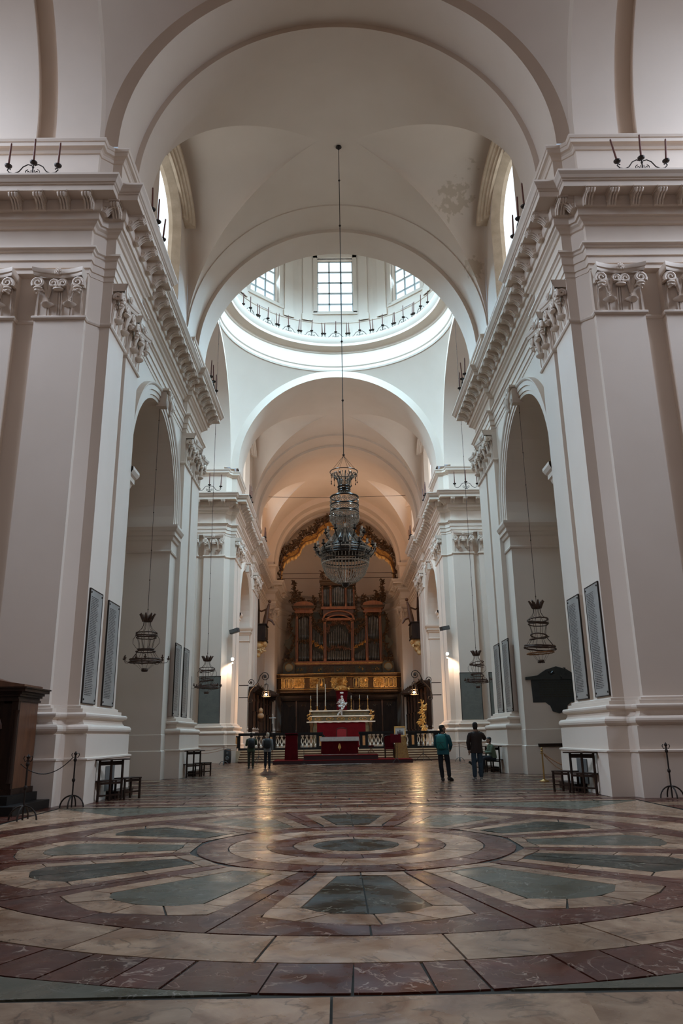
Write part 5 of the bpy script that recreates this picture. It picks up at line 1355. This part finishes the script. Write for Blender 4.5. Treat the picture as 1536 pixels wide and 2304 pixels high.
MB().box(-6.4, 6.4, .0, 4.2, 5.85, 6.3).build('deck', WOOD, gal)
m = MB()
for z in (6.22, 7.42, 7.79): m.tube([(a, b, z) for a, b in offset(GP, .12 if z < 7.7 else .25)], .03, 5)
m.build('gilded_moulding', GILTBRIGHT, gal)
def seg_panels(a, b, parts):
    A, B = Vector((a[0], a[1], 0)), Vector((b[0], b[1], 0)); d = (B-A); L = d.length; d.normalize(); nrm = Vector((d.y, -d.x, 0))
    if nrm.y > 0: nrm = -nrm
    x = 0; tot = sum(w for w, _ in parts)
    for w, kind in parts:
        w = w*L/tot; c = A+d*(x+w/2)+nrm*.03; rot = math.atan2(d.y, d.x)
        if math.cos(rot) < 0: rot += PI
        M = Matrix.Translation((c.x, c.y, 6.84)) @ Matrix.Rotation(rot, 4, 'Z'); hw = w*.46
        p = MB(); p.box(-hw, hw, -.02, .02, -.48, .48, M); po = p.build('relief_panel', CARVED if kind == 'f' else GILT, gal)
        q = MB()
        for bb in ((-hw, hw, -.50, -.44), (-hw, hw, .44, .50), (-hw, -hw+.05, -.5, .5), (hw-.05, hw, -.5, .5)): q.box(bb[0], bb[1], -.05, -.01, bb[2], bb[3], M)
        q.build('panel_frame', GILTBRIGHT, po)
        q = MB()
        if kind == 'f':
            q.ball((0, -.08, .30), (.08, .07, .09), 8, 6, M); q.tube([tuple(M @ Vector(v)) for v in ((0, -.07, .22), (.02, -.09, 0), (-.03, -.08, -.25), (0, -.06, -.40))], [.08, .13, .14, .09], 7); q.tube([tuple(M @ Vector(v)) for v in ((0, -.08, .12), (.11, -.1, .0), (.08, -.12, -.12))], .03, 5)
            q.build('gilded_figure', GILTBRIGHT, po, True)
        else:
            tmp = MB(); foliage(tmp, [(random.uniform(-hw*.75, hw*.75), -.03, random.uniform(-.32, .34)) for _ in range(int(14*w)+8)], .12, .05, 3); q.add(tmp, M); q.build('relief_carving', GILTBRIGHT if random.random() < .6 else GILT, po, True)
        x += w
R = [tuple(p) for p in GP]
seg_panels(R[13], R[12], ((.35, 'f'), (.5, 'f'), (.45, 'f'), (1.25, 'r'))); seg_panels(R[11], R[10], ((.8, 'r'), (.5, 'f')))
seg_panels(R[8], R[7], ((.5, 'r'), (.9, 'r'), (.5, 'r')))
seg_panels(R[5], R[4], ((.5, 'f'), (.8, 'r'))); seg_panels(R[3], R[2], ((1.25, 'r'), (.45, 'f'), (.5, 'f'), (.35, 'f')))

# ------------------------------------------------------------------ organ
org = thing('pipe_organ', 'tall carved baroque pipe organ of reddish wood standing on the loft', 'organ', (0.05, 84.3, 6.3))
Zo = 6.3
def ob(nm, x0, x1, y0, y1, z0, z1, mt=ORGWOOD, parent=org): return MB().box(x0, x1, y0, y1, z0-Zo, z1-Zo).build(nm, mt, parent)
ob('case_back', -5.2, 5.2, .5, 1.0, 6.35, 14.8, ORGGREEN); ob('case_back', -1.9, 1.9, .5, 1.0, 14.8, 18.4, ORGGREEN)
ob('pedestal', -5.2, 5.2, -.3, .6, 6.35, 8.9, CARVED)
for z0, z1, e in ((8.9, 9.0, .36), (9.0, 9.12, .42), (9.12, 9.3, .34)): ob('pedestal_moulding', -5.25, 5.25, -e-.05, .6, z0, z1, ORGWOOD if e < .4 else GILT)
for i, x in enumerate((-4.1, -2.3, 0, 2.3, 4.1)):
    p = ob('pedestal_panel', x-.55, x+.55, -.34, -.28, 8.05, 8.75, ORGGREEN)
    q = MB(); foliage(q, [(x+random.uniform(-.35, .35), -.36, random.uniform(8.2, 8.6)-Zo) for _ in range(5)], .1, .05, 2); q.build('gilded_carving', GILT, p, True)
# pilasters
for x, top, w in ((-4.6, 14.6, .26), (-3.08, 14.6, .26), (-1.52, 14.0, .30), (1.52, 14.0, .30), (3.08, 14.6, .26), (4.6, 14.6, .26), (-.85, 17.8, .2), (.85, 17.8, .2), (-1.75, 17.6, .14), (1.75, 17.6, .14)):
    z0 = 9.3 if top < 15 else 15.3
    p = ob('pilaster', x-w/2, x+w/2, -.28, .0, z0, top)
    q = MB(); foliage(q, [(x, -.32, top-.15-Zo), (x-.12, -.3, top-.3-Zo), (x+.12, -.3, top-.3-Zo)], .13, .04, 3); q.build('carved_capital', CARVED, p, True)
    q = MB(); q.box(x-w*.28, x+w*.28, -.30, -.28, z0+.3-Zo, top-.6-Zo); q.build('raised_panel', WOODRED, p)
# pipes
def pipes(x0, x1, zb, zt, n, mid=0, y=.12, mouth=.35):
    """n pipes between x0 and x1; tops follow zt(f)"""
    w = (x1-x0)/n
    for i in range(n):
        x = x0+w*(i+.5); f = (i+.5)/n; h = zt(f)
        m = MB(); r = w*.46
        m.lathe([(r*.25, zb), (r, zb+mouth), (r, h), (r*.8, h+.005), (0, h)], 8, (x, y, -Zo)); m.box(x-r*.5, x+r*.5, y-r-.015, y-r+.03, zb+mouth+.02-Zo, zb+mouth+.16-Zo)
        m.build('organ_pipe', PIPE, org, True)
up = lambda f: 1-abs(2*f-1)
for s in (-1, 1):
    a, b = sorted((s*4.45, s*3.23))
    pipes(a, b, 9.35, lambda f: 11.2+.25*up(f), 7); pipes(a, b, 11.7, lambda f: 13.9+.4*up(f), 7)
    a, b = sorted((s*2.93, s*1.7))
    g = (lambda f: 10.7+.9*(f if s < 0 else 1-f)) if 0 else None
    pipes(a, b, 9.35, (lambda f: 10.6-.6*f if True else 0) if s < 0 else (lambda f: 10.0+.6*f), 7)
    pipes(a, b, 10.9, (lambda f: 13.0-1.0*f) if s < 0 else (lambda f: 12.0+1.0*f), 7)
    pipes(min(s*.95, s*1.68), max(s*.95, s*1.68), 15.4, lambda f: 17.3, 4)
pipes(-1.3, 1.3, 9.35, lambda f: 10.6-.2*up(f), 13, mouth=.25); pipes(-1.1, 1.1, 11.0, lambda f: 12.2+1.0*up(f), 11); pipes(-.72, .72, 15.5, lambda f: 17.3+.3*up(f), 7)
# carved bands across the pipe feet and heads
def band_(pts, r=.13, k=4, mt=CARVED, nm='carved_band'):
    m = MB(); foliage(m, [(x, -.18, z-Zo) for x, z in pts], r, .08, k); return m.build(nm, mt, org, True)
for s in (-1, 1):
    band_([(s*(3.25+.15*i), 11.5+.08*math.sin(i)) for i in range(9)]); band_([(s*(3.25+.13*i), 14.35) for i in range(10)])
    band_([(s*(1.75+.15*i), 10.75-.0*i+.09*i) for i in range(9)], mt=GILT); band_([(s*(1.75+.15*i), 12.4+.13*i) for i in range(9)], .17, 5)
    band_([(s*(1.7+.15*i), 13.7+.1*math.sin(i)) for i in range(9)], .15, 4)
band_([(-1.3+.16*i, 10.85-.25*abs(i-8)/8) for i in range(17)], mt=WOODRED); band_([(1.25*math.cos(a), 12.5+1.1*math.sin(a)) for a in [PI*i/20 for i in range(21)]], .16, 4, WOODRED)
# side tower entablatures and crests
for s in (-1, 1):
    for z0, z1, e in ((14.6, 14.75, .10), (14.75, 15.0, .03), (15.0, 15.1, .2), (15.1, 15.3, .34), (15.3, 15.38, .42)):
        a, b = sorted((s*(4.75+e), s*(2.9-e))); ob('tower_entablature', a, b, -.3-e, .6, z0, z1, ORGWOOD if z0 < 15.05 else CARVED)
    m = MB(); n = 14; rows = [[(s*(3.85+1.15*math.cos(PI*i/n)), y, 15.38+.5*math.sin(PI*i/n)-Zo) for i in range(n+1)] for y in (-.6, .3)]
    m.quadgrid(rows); m.quadgrid([rows[0], [(p[0], p[1], 15.38-Zo) for p in rows[0]]]); m.build('tower_arch', ORGWOOD, org, True)
    m = MB(); foliage(m, [(s*(2.7+.13*i), -.2, 15.5+.9*math.exp(-((i-16)/7)**2)+.3*math.sin(i*1.3)-Zo) for i in range(20)], .22, .12, 5); foliage(m, [(s*4.95, -.2, 15.8+.22*i-Zo) for i in range(12)], .20, .10, 5)
    foliage(m, [(s*(4.3), -.2, 16.0+.2*i-Zo) for i in range(6)], .17, .1, 4); foliage(m, [(s*2.75, -.2, 15.5+.2*i-Zo) for i in range(6)], .17, .1, 4); m.build('tower_crest', CARVED, org, True)
    # scrolled side wings
    m = MB(); W_ = [(4.75, 8.9), (5.75, 8.9), (5.7, 9.6), (5.35, 10.1), (5.5, 10.6), (6.0, 11.2), (5.9, 11.7), (5.5, 11.8), (5.3, 12.4), (5.45, 13.2), (5.35, 14.0), (5.1, 14.7), (4.75, 14.8)]
    prism(m, [(s*x, z-Zo) for x, z in W_], .0, .14); m.build('side_wing', ORGGREEN, org)
    m = MB(); foliage(m, [(s*(5.2+.25*math.sin(i*.5)), -.05, 9.2+.27*i-Zo) for i in range(20)], .17, .10, 4); m.build('wing_carving', CARVED, org, True)
# centre arch and broken pediment
m = MB(); n = 18
for R0, R1, y0, dz in ((1.55, 1.75, -.45, 0), (1.3, 1.5, -.38, -.35)):
    rows = [[(R_*math.cos(PI*i/n), y, 14.0+dz+.85*R_/1.75*math.sin(PI*i/n)-Zo) for i in range(n+1)] for R_, y in ((R0, 0), (R0, y0), (R1, y0), (R1, 0))]; m.quadgrid(rows)
m.build('centre_arch', ORGWOOD, org, True)
ob('centre_entablature', -1.8, 1.8, -.35, .5, 13.75, 14.0); ob('centre_attic', -1.7, 1.7, -.1, .5, 14.3, 15.1, WOODRED)
for z0, z1, e in ((15.0, 15.1, .25), (15.1, 15.3, .15)): ob('upper_moulding', -1.9, 1.9, -e-.15, .5, z0, z1)
for z0, z1, e in ((17.7, 17.85, .05), (17.85, 18.1, .2), (18.1, 18.3, .35)): ob('upper_entablature', -1.95-e*.4, 1.95+e*.4, -.25-e, .5, z0, z1, CARVED)
m = MB(); foliage(m, [(s*(1.55+.2*random.random()), -.2, 18.3+.15*i-Zo) for i in range(7) for s in (-1, 1)], .2, .14, 4); foliage(m, [(-1.6+.2*i, -.2, 18.45-Zo) for i in range(17)], .17, .08, 3); foliage(m, [(random.uniform(-.3, .3), -.2, 18.5+.2*i-Zo) for i in range(6)], .2, .1, 4); m.build('top_crest', CARVED, org, True)
m = MB(); foliage(m, [(s*(1.95+.1*math.sin(i)), -.1, 14.4+.25*i-Zo) for i in range(13) for s in (-1, 1)], .17, .1, 3); m.build('upper_side_carving', CARVED, org, True)
for s, side in ((-1, 'left'), (1, 'right')):
    t = thing('organ_side_cabinet', 'small round-topped green cabinet with a pale dial at the %s end of the loft' % side, 'cabinet', (s*5.35, 83.1, 6.3))
    m = MB(); prism(m, [(-.62, 0), (.62, 0), (.62, 2.55)]+[(.6*math.cos(a), 2.6+.45*math.sin(a)) for a in [PI*i/10 for i in range(11)]]+[(-.62, 2.55)], 0, .6); m.build('case', ORGGREEN, t)
    m = MB(); m.tube([(.42*math.cos(2*PI*i/20), -.03, 2.3+.42*math.sin(2*PI*i/20)) for i in range(20)], .03, 5, close=True); m.build('dial_ring', GILT, t)
    m = MB(); prism(m, [(.38*math.cos(2*PI*i/20), 2.3+.38*math.sin(2*PI*i/20)) for i in range(20)], -.03, 0); m.build('dial', mat('pale_dial', (.20, .18, .12), .5) if s < 0 else bpy.data.materials['pale_dial'], t)
    m = MB(); foliage(m, [(-.5+.12*i, 0, 3.1+.12*math.sin(i)) for i in range(9)], .15, .08, 4); m.build('crest', CARVED, t, True)

# ------------------------------------------------------------------ gilded valance under the apse arch
val = thing('gilded_valance', 'scalloped gilded wooden valance with hanging tassels arching over the organ', 'valance', (0, 81.75, 19))
V = [(-6.25, -.9), (-6.3, .2), (-5.95, 1.2), (-5.3, 1.75), (-4.75, 1.9), (-4.3, 2.3), (-4.0, 3.0), (-3.5, 3.5), (-2.9, 3.65), (-2.3, 3.9), (-2.1, 4.4), (-1.5, 4.9), (-.8, 5.15), (0, 5.25)]
V = V+[(-x, z) for x, z in V[::-1][1:]]
Vs = []
for i in range(len(V)-1):
    for k in range(4): f = k/4; Vs.append((V[i][0]*(1-f)+V[i+1][0]*f, V[i][1]*(1-f)+V[i+1][1]*f))
Vs.append(V[-1])
m = MB(); m.quadgrid([[(x*sc, y, z+dz) for x, z in Vs] for sc, y, dz in ((1, .1, .30), (1.0, -.12, .34), (1, -.16, .22), (.985, -.06, .12), (.98, -.10, -.2), (.975, -.16, -.32), (.97, -.10, -.38), (.97, .1, -.38))]); m.build('band', GILT, val, True)
m = MB()
for dz, y in ((.3, -.17), (-.33, -.18)): m.tube([(x*.99, y, z+dz) for x, z in Vs], .045, 5)
m.build('edge_moulding', WOODRED, val, True)
for i in range(2, len(Vs)-2, 1):
    x, z = Vs[i][0]*.972, Vs[i][1]-.36; h = random.uniform(.32, .48)
    m = MB(); m.quadgrid([[(x-.07, -.1, z), (x+.07, -.1, z)], [(x-.07, -.12, z-h*.7), (x+.07, -.12, z-h*.7)], [(x-.01, -.1, z-h), (x+.01, -.1, z-h)]]); m.tube([(x, -.1, z-h), (x, -.1, z-h-.07)], .02, 4)
    m.build('tassel', GILTBRIGHT if i % 3 else GILT, val)
m = MB()
for i in range(0, len(Vs), 2):
    x, z = Vs[i]; q = 1.05
    foliage(m, [(x*1.02, 0, z+.45), (x*1.03, .0, z+.7), (x*1.04, .05, z+.95)], .24, .14, 3)
for s in (-1, 1): foliage(m, [(s*6.3, 0, -.9-.15*i) for i in range(8)], .22, .12, 4); foliage(m, [(s*(4.4+.2*i), 0, 3.0+.1*math.sin(i)-.12*i) for i in range(6)], .22, .15, 4)
m.build('carved_cresting', CARVED, val, True, kind='stuff')
for z, lb in ((18.7, 'upper thin tie rod across the apse above the organ'), (18.15, 'lower thin tie rod across the apse above the organ')):
    cable('tie_rod', lb, 'rod', (-6.45, 82.2, z), (6.45, 82.2, z), 0, .03, RUST)
cable('tie_rod', 'long thin wire across the choir vault behind the chandelier', 'wire', (-6.1, 64.5, 22.0), (6.1, 64.5, 22.0), .12, .018, IRON)
# ------------------------------------------------------------------ people
def skin(verts, edges, radii, levels=2):
    """verts dict name->(x,y,z); returns (vertices, faces) of a skinned, smoothed surface"""
    names = [k for k in verts if k in radii]; idx = {n: i for i, n in enumerate(names)}
    me = bpy.data.meshes.new('tmp'); me.from_pydata([verts[n] for n in names], [(idx[a], idx[b]) for a, b in edges], [])
    ob_ = bpy.data.objects.new('tmp', me); COL.objects.link(ob_)
    sk = ob_.modifiers.new('s', 'SKIN'); sk.use_smooth_shade = True
    sk.branch_smoothing = .6
    lay = me.skin_vertices[0].data if me.skin_vertices else None
    if lay is None:
        return [], []
    for n, i in idx.items():
        r = radii[n]; r = r if isinstance(r, tuple) else (r, r); lay[i].radius = r
    (lay[idx['pel']] if 'pel' in idx else lay[0]).use_root = True
    sb = ob_.modifiers.new('b', 'SUBSURF'); sb.levels = levels; sb.render_levels = levels
    dg = bpy.context.evaluated_depsgraph_get(); ev = ob_.evaluated_get(dg); m2 = ev.to_mesh()
    v = [tuple(x.co) for x in m2.vertices]; f = [tuple(p.vertices) for p in m2.polygons]
    ev.to_mesh_clear(); bpy.data.objects.remove(ob_); bpy.data.meshes.remove(me)
    return v, f
def put(m, vf): o = len(m.v); m.v += vf[0]; m.f += [tuple(i+o for i in q) for q in vf[1]]; return m
SKIN = mat('skin', (.30, .16, .10), .6)
def hand(m, wrist, direc, side, curl=.5):
    """palm and five fingers; direc points from wrist to fingers, side towards the thumb"""
    d = Vector(direc).normalized(); t = Vector(side); t = (t-d*t.dot(d)).normalized(); nrm = d.cross(t); w = Vector(wrist)
    m.tube([w, w+d*.03, w+d*.07, w+d*.09], [.026, .034, .038, .030], 8)
    for i, (off, L) in enumerate(((-.03, .060), (-.011, .072), (.009, .078), (.028, .070))):
        b = w+d*.085+t*off; c = nrm*(-curl)
        m.tube([b, b+(d+c*.3).normalized()*L*.45, b+(d+c*.3).normalized()*L*.45+(d+c*.9).normalized()*L*.3, b+(d+c*.3).normalized()*L*.45+(d+c*.9).normalized()*L*.3+(d+c*1.6).normalized()*L*.28], [.0095, .009, .008, .006], 6)
    b = w+d*.03+t*.032; m.tube([b, b+(d*.7+t*.7)*.035, b+(d*.9+t*.45)*.065], [.012, .011, .008], 6)
def head(m, c, yaw, pitch=0, s=1.):
    """egg-shaped head with nose, lips, ears, eye sockets; faces local +y turned by yaw"""
    M = Matrix.Translation(c) @ Matrix.Rotation(yaw, 4, 'Z') @ Matrix.Rotation(pitch, 4, 'X') @ Matrix.Scale(s, 4)
    rows = []; n = 16
    for z, rx, ry, oy in ((-.118, .012, .014, .05), (-.112, .035, .04, .045), (-.09, .052, .068, .025), (-.055, .062, .082, .012), (-.02, .070, .090, .004), (.02, .075, .096, 0), (.055, .075, .097, -.003), (.085, .066, .086, -.006), (.108, .044, .058, -.008), (.118, .012, .016, -.008)):
        rows.append([tuple(M @ Vector((rx*math.cos(2*PI*i/n), oy+ry*math.sin(2*PI*i/n), z))) for i in range(n)])
    m.quadgrid(rows, True)
    m.ball((0, .105, -.018), (.014, .022, .022), 6, 5, M); m.tube([tuple(M @ Vector(p)) for p in ((0, .09, .03), (0, .10, .005), (0, .11, -.02))], [.008, .010, .012], 5)
    m.ball((0, .088, -.058), (.024, .012, .008), 8, 5, M); m.ball((0, .086, -.068), (.02, .012, .007), 8, 5, M)
    for k in (-1, 1): m.ball((k*.076, -.005, -.005), (.010, .020, .032), 6, 5, M); m.ball((k*.030, .086, .012), (.012, .008, .008), 6, 5, M)
    return M
def hair(t, M, mt, bald=0., bun=False, full=False):
    m = MB(); rows = []; n = 16
    for z, rx, ry, oy in ((-.095, .058, .066, -.012), (-.06, .068, .082, -.006), (-.02, .077, .095, -.004), (.02, .082, .102, -.004), (.055, .083, .104, -.006), (.088, .074, .094, -.008), (.113, .052, .066, -.010), (.128, .018, .022, -.010)):
        row = []
        for i in range(n):
            a = 2*PI*i/n; x = rx*math.cos(a); y = oy+ry*math.sin(a)
            lim = .015 if z < .05 else (.075 if z < .08 else 9)
            if y > lim: y = lim; x *= .96
            row.append(tuple(M @ Vector((x, y, z))))
        rows.append(row)
    m.quadgrid(rows, True); m.poly(rows[-1]); return m.build('hair', mt, t, True)
def person(label, loc, rz, J, shirt, trousers, shoes, hairmat, headyaw=0, headpitch=0, sc=1., sleeve='full', skinm=SKIN, extras=None):
    t = thing('person', label, 'person', loc, rz); t.scale = (sc, sc, sc)
    E_ = [('pel', 'spi'), ('spi', 'che'), ('che', 'nec'), ('nec', 'hd'), ('che', 'sL'), ('sL', 'eL'), ('eL', 'wL'), ('che', 'sR'), ('sR', 'eR'), ('eR', 'wR'), ('pel', 'hL'), ('hL', 'kL'), ('kL', 'aL'), ('pel', 'hR'), ('hR', 'kR'), ('kR', 'aR')]
    rad = dict(pel=.12, spi=.11, che=.125, nec=.055, hd=.05, sL=.055, sR=.055, eL=.040, eR=.040, wL=.026, wR=.026, hL=.085, hR=.085, kL=.055, kR=.055, aL=.036, aR=.036)
    b = MB(); put(b, skin(J, E_, rad, 1))
    M = head(b, J['head'], headyaw, headpitch)
    for k in 'LR':
        hand(b, J['w'+k], Vector(J['w'+k])-Vector(J['e'+k]), (0, 1, 0) if abs(J['w'+k][2]-J['e'+k][2]) > .1 else (0, 0, 1), .6)
    b.build('body', skinm, t, True)
    # upper garment: torso loft and two sleeves
    pv = Vector(J['pel']); sit = sleeve == 'sit'
    keys = [pv+Vector((0, 0, -.02 if sit else -.14)), pv, Vector(J['spi']), Vector(J['che']), Vector(J['che']).lerp(Vector(J['nec']), .55), Vector(J['che']).lerp(Vector(J['nec']), .82), Vector(J['nec'])+Vector((0, 0, .005))]
    dims = [(.198, .155), (.195, .150), (.180, .138), (.200, .138), (.185, .115), (.105, .090), (.070, .072)]
    rows = []
    for i in range(len(keys)-1):
        for q in range(4):
            f = q/4; c = keys[i].lerp(keys[i+1], f); rx = dims[i][0]*(1-f)+dims[i+1][0]*f; ry = dims[i][1]*(1-f)+dims[i+1][1]*f
            rows.append([(c.x+rx*abs(math.cos(u))**.85*(1 if math.cos(u) > 0 else -1), c.y+ry*math.sin(u)+.004*math.sin(5*u+9*c.z), c.z) for u in [2*PI*j/24 for j in range(24)]])
    tm = MB(); tm.quadgrid(rows, True)
    for k in 'LR':
        sh, el, wr = (Vector(J[x+k]) for x in 'sew'); cen = Vector(J['che'])+Vector((0, 0, .06)); cu = el.lerp(wr, .93)
        tm.tube([cen.lerp(sh, .3)+Vector((0, 0, -.02)), cen.lerp(sh, .7)+Vector((0, 0, -.02)), sh+Vector((0, 0, -.035)), sh.lerp(el, .35), sh.lerp(el, .8), el, el.lerp(cu, .3), el.lerp(cu, .7), cu], [.06, .085, .086, .078, .066, .063, .060, .052, .046], 12)
    tm.build('shirt' if sit else 'jacket', shirt, t, True)
    # trousers
    J3 = {'pel': tuple(pv+Vector((0, 0, -.03)))}; e3 = []; r3 = {'pel': .115}
    for k in 'LR':
        for q in 'hk': J3[q+k] = J[q+k]
        J3['m'+k] = tuple(Vector(J['h'+k]).lerp(Vector(J['k'+k]), .4)); J3['f'+k] = tuple(Vector(J['k'+k]).lerp(Vector(J['a'+k]), 1.04)); e3 += [('pel', 'h'+k), ('h'+k, 'm'+k), ('m'+k, 'k'+k), ('k'+k, 'f'+k)]
        r3['h'+k] = .100; r3['m'+k] = .098; r3['k'+k] = .080; r3['f'+k] = .068
    tr = MB(); put(tr, skin(J3, e3, r3, 2)); tr.build('trousers', trousers, t, True)
    for k in 'LR':
        a = Vector(J['a'+k]); toe = Vector(J['t'+k]); d = toe-a; d.z = 0; d = d.normalized() if d.length > .01 else Vector((0, 1, 0))
        m = MB(); base = min(a.z, .09); tz = toe.z
        m.tube([a-d*.05+Vector((0, 0, -.03)), a+d*.03+Vector((0, 0, -.04)), a.lerp(toe, .55)+Vector((0, 0, -.005)), toe], [.048, .052, .046, .034], 10)
        so = m.build('shoe', shoes, t, True)
        s2 = MB(); s2.tube([a-d*.06+Vector((0, 0, -.075)), a.lerp(toe, .5)+Vector((0, 0, -.04)), toe+d*.01+Vector((0, 0, -.022))], [.03, .036, .026], 8); s2.build('sole', LINEN if shoes is not BLACKPLASTIC else BLACKPLASTIC, so, True)
    hair(t, M, hairmat)
    if extras: extras(t, J, M)
    return t
def stand(**k):
    J = dict(pel=(0, 0, .96), spi=(0, 0, 1.12), che=(0, .0, 1.32), nec=(0, .01, 1.47), hd=(0, .02, 1.56), head=(0, .03, 1.625),
             sL=(-.175, 0, 1.40), eL=(-.23, -.02, 1.12), wL=(-.24, .04, .88), sR=(.175, 0, 1.40), eR=(.23, -.02, 1.12), wR=(.24, .04, .88),
             hL=(-.09, 0, .92), kL=(-.10, .02, .50), aL=(-.10, 0, .09), tL=(-.12, .17, .035), hR=(.09, 0, .92), kR=(.10, .02, .50), aR=(.10, 0, .09), tR=(.12, .17, .035))
    J.update(k); return J
def backpack(col, w=.30, h=.44, strap=True):
    def f(t, J, M):
        m = MB(); c = Vector(J['che']); rows = []
        for z, sx, d in ((-.34, .70, .12), (-.30, .95, .17), (-.15, 1, .20), (.0, .98, .19), (.08, .85, .16), (.13, .5, .10)):
            rows.append([(c.x+sx*w/2*(abs(math.cos(a))**.6)*(1 if math.cos(a) > 0 else -1), c.y-.13-.0-d*.5+d*.5*math.sin(a), c.z+z) for a in [2*PI*i/16 for i in range(16)]])
        m.quadgrid(rows, True); m.poly(rows[0]); m.poly(rows[-1])
        b = m.build('backpack', col, t, True)
        q = MB(); q.tube([(c.x+(-.11+.022*i), c.y-.13-.20, c.z-.12) for i in range(11)], .007, 4); q.tube([(c.x-.09, c.y-.3, c.z-.28), (c.x, c.y-.335, c.z-.14), (c.x+.09, c.y-.3, c.z-.28)], .008, 4); q.build('pocket_seam', BLACKPLASTIC, b)
        for k in (-1, 1):
            q = MB(); q.tube([(c.x+k*.10, c.y-.14, c.z+.06), (c.x+k*.11, c.y-.04, c.z+.145), (c.x+k*.12, c.y+.10, c.z+.08), (c.x+k*.13, c.y+.13, c.z-.08), (c.x+k*.12, c.y+.02, c.z-.25)], .020, 6); q.build('strap', col, b, True)
    return f
TEAL = mat('teal_jacket', (.008, .10, .12), .7, noise=(.006, .075, .095), scale=8, bump=.3)
TEALPACK = mat('teal_backpack', (.010, .17, .16), .6)
NAVY = mat('navy_trousers', (.008, .009, .014), .8); BROWNJ = mat('dark_brown_jacket', (.020, .009, .006), .75, noise=(.028, .013, .008), scale=8, bump=.3)
JEANS = mat('blue_jeans', (.025, .045, .065), .85, noise=(.035, .06, .085), scale=12); DARKHAIR = mat('dark_hair', (.012, .008, .006), .6); GREYHAIR = mat('white_hair', (.50, .42, .32), .8)
OLIVE = mat('olive_jacket', (.035, .055, .025), .8); KHAKI = mat('olive_trousers', (.028, .030, .018), .85); BLACKBAG = mat('black_backpack', (.006, .009, .009), .6)
LIGHTSHIRT = mat('pale_grey_shirt', (.20, .21, .21), .85); GREENSHIRT = mat('grey_green_shirt', (.10, .13, .08), .85); SHOEW = mat('grey_shoe', (.20, .19, .18), .6)
person('person in a teal jacket with a teal backpack, walking with hands forward', (3.30, 26.7, 0), -.35,
       stand(aR=(.17, -.02, .12), kR=(.13, .07, .52), tR=(.25, .13, .035), aL=(-.06, .02, .09), tL=(-.06, .19, .035), wR=(.20, .18, .98), eR=(.26, .02, 1.12), wL=(-.18, .2, .98), eL=(-.25, .03, 1.12)),
       TEAL, NAVY, BLACKPLASTIC, DARKHAIR, -1.15, .08, 1.03, extras=backpack(TEALPACK, .32, .5))
person('person in a dark brown jacket and jeans seen from behind, hand raised to the face', (4.42, 26.65, 0), .05,
       stand(eR=(.30, .06, 1.24), wR=(.12, .17, 1.46), eL=(-.25, .02, 1.13), wL=(-.22, .08, .90)), BROWNJ, JEANS, SHOEW, DARKHAIR, .0, .0, 1.07)
def shoulder_bag(t, J, M):
    m = MB(); m.box(.20, .36, -.05, .08, .82, 1.12); m.build('shoulder_bag', BLACKPLASTIC, t)
person('person in an olive jacket with a black backpack at the left steps', (-4.52, 39.4, 0), .1,
       stand(eR=(.25, .12, 1.18), wR=(.10, .28, 1.30), eL=(-.24, .05, 1.14), wL=(-.16, .26, 1.22)), OLIVE, KHAKI, BLACKPLASTIC, DARKHAIR, .2, .0, .98, extras=backpack(BLACKBAG, .36, .5))
person('white-haired person in a pale shirt with a dark backpack at the left steps', (-3.68, 39.1, 0), .0,
       stand(eL=(-.25, .05, 1.14), wL=(-.16, .24, 1.10)), LIGHTSHIRT, NAVY, BLACKPLASTIC, GREYHAIR, .15, .0, .97, extras=backpack(BLACKBAG, .36, .52))
# seated visitor, facing the nave
seat = dict(pel=(0, 0, .60), spi=(-.02, .02, .76), che=(-.0, .05, .96), nec=(0, .09, 1.11), hd=(0, .11, 1.19), head=(0, .13, 1.255),
            sL=(-.17, .05, 1.03), eL=(-.21, .14, .80), wL=(-.10, .34, .78), sR=(.17, .05, 1.03), eR=(.21, .14, .80), wR=(.10, .36, .80),
            hL=(-.09, .02, .58), kL=(-.10, .44, .57), aL=(-.10, .50, .13), tL=(-.10, .67, .06), hR=(.09, .02, .58), kR=(.10, .46, .60), aR=(.08, .84, .40), tR=(.08, .98, .46))
person('seated visitor in a grey-green shirt on the right middle bench, one leg stretched out', (5.95, 31.75, -.02), PI/2+.15, seat, GREENSHIRT, NAVY, BLACKPLASTIC, DARKHAIR, .1, .0, 1.0, sleeve='sit', extras=None)
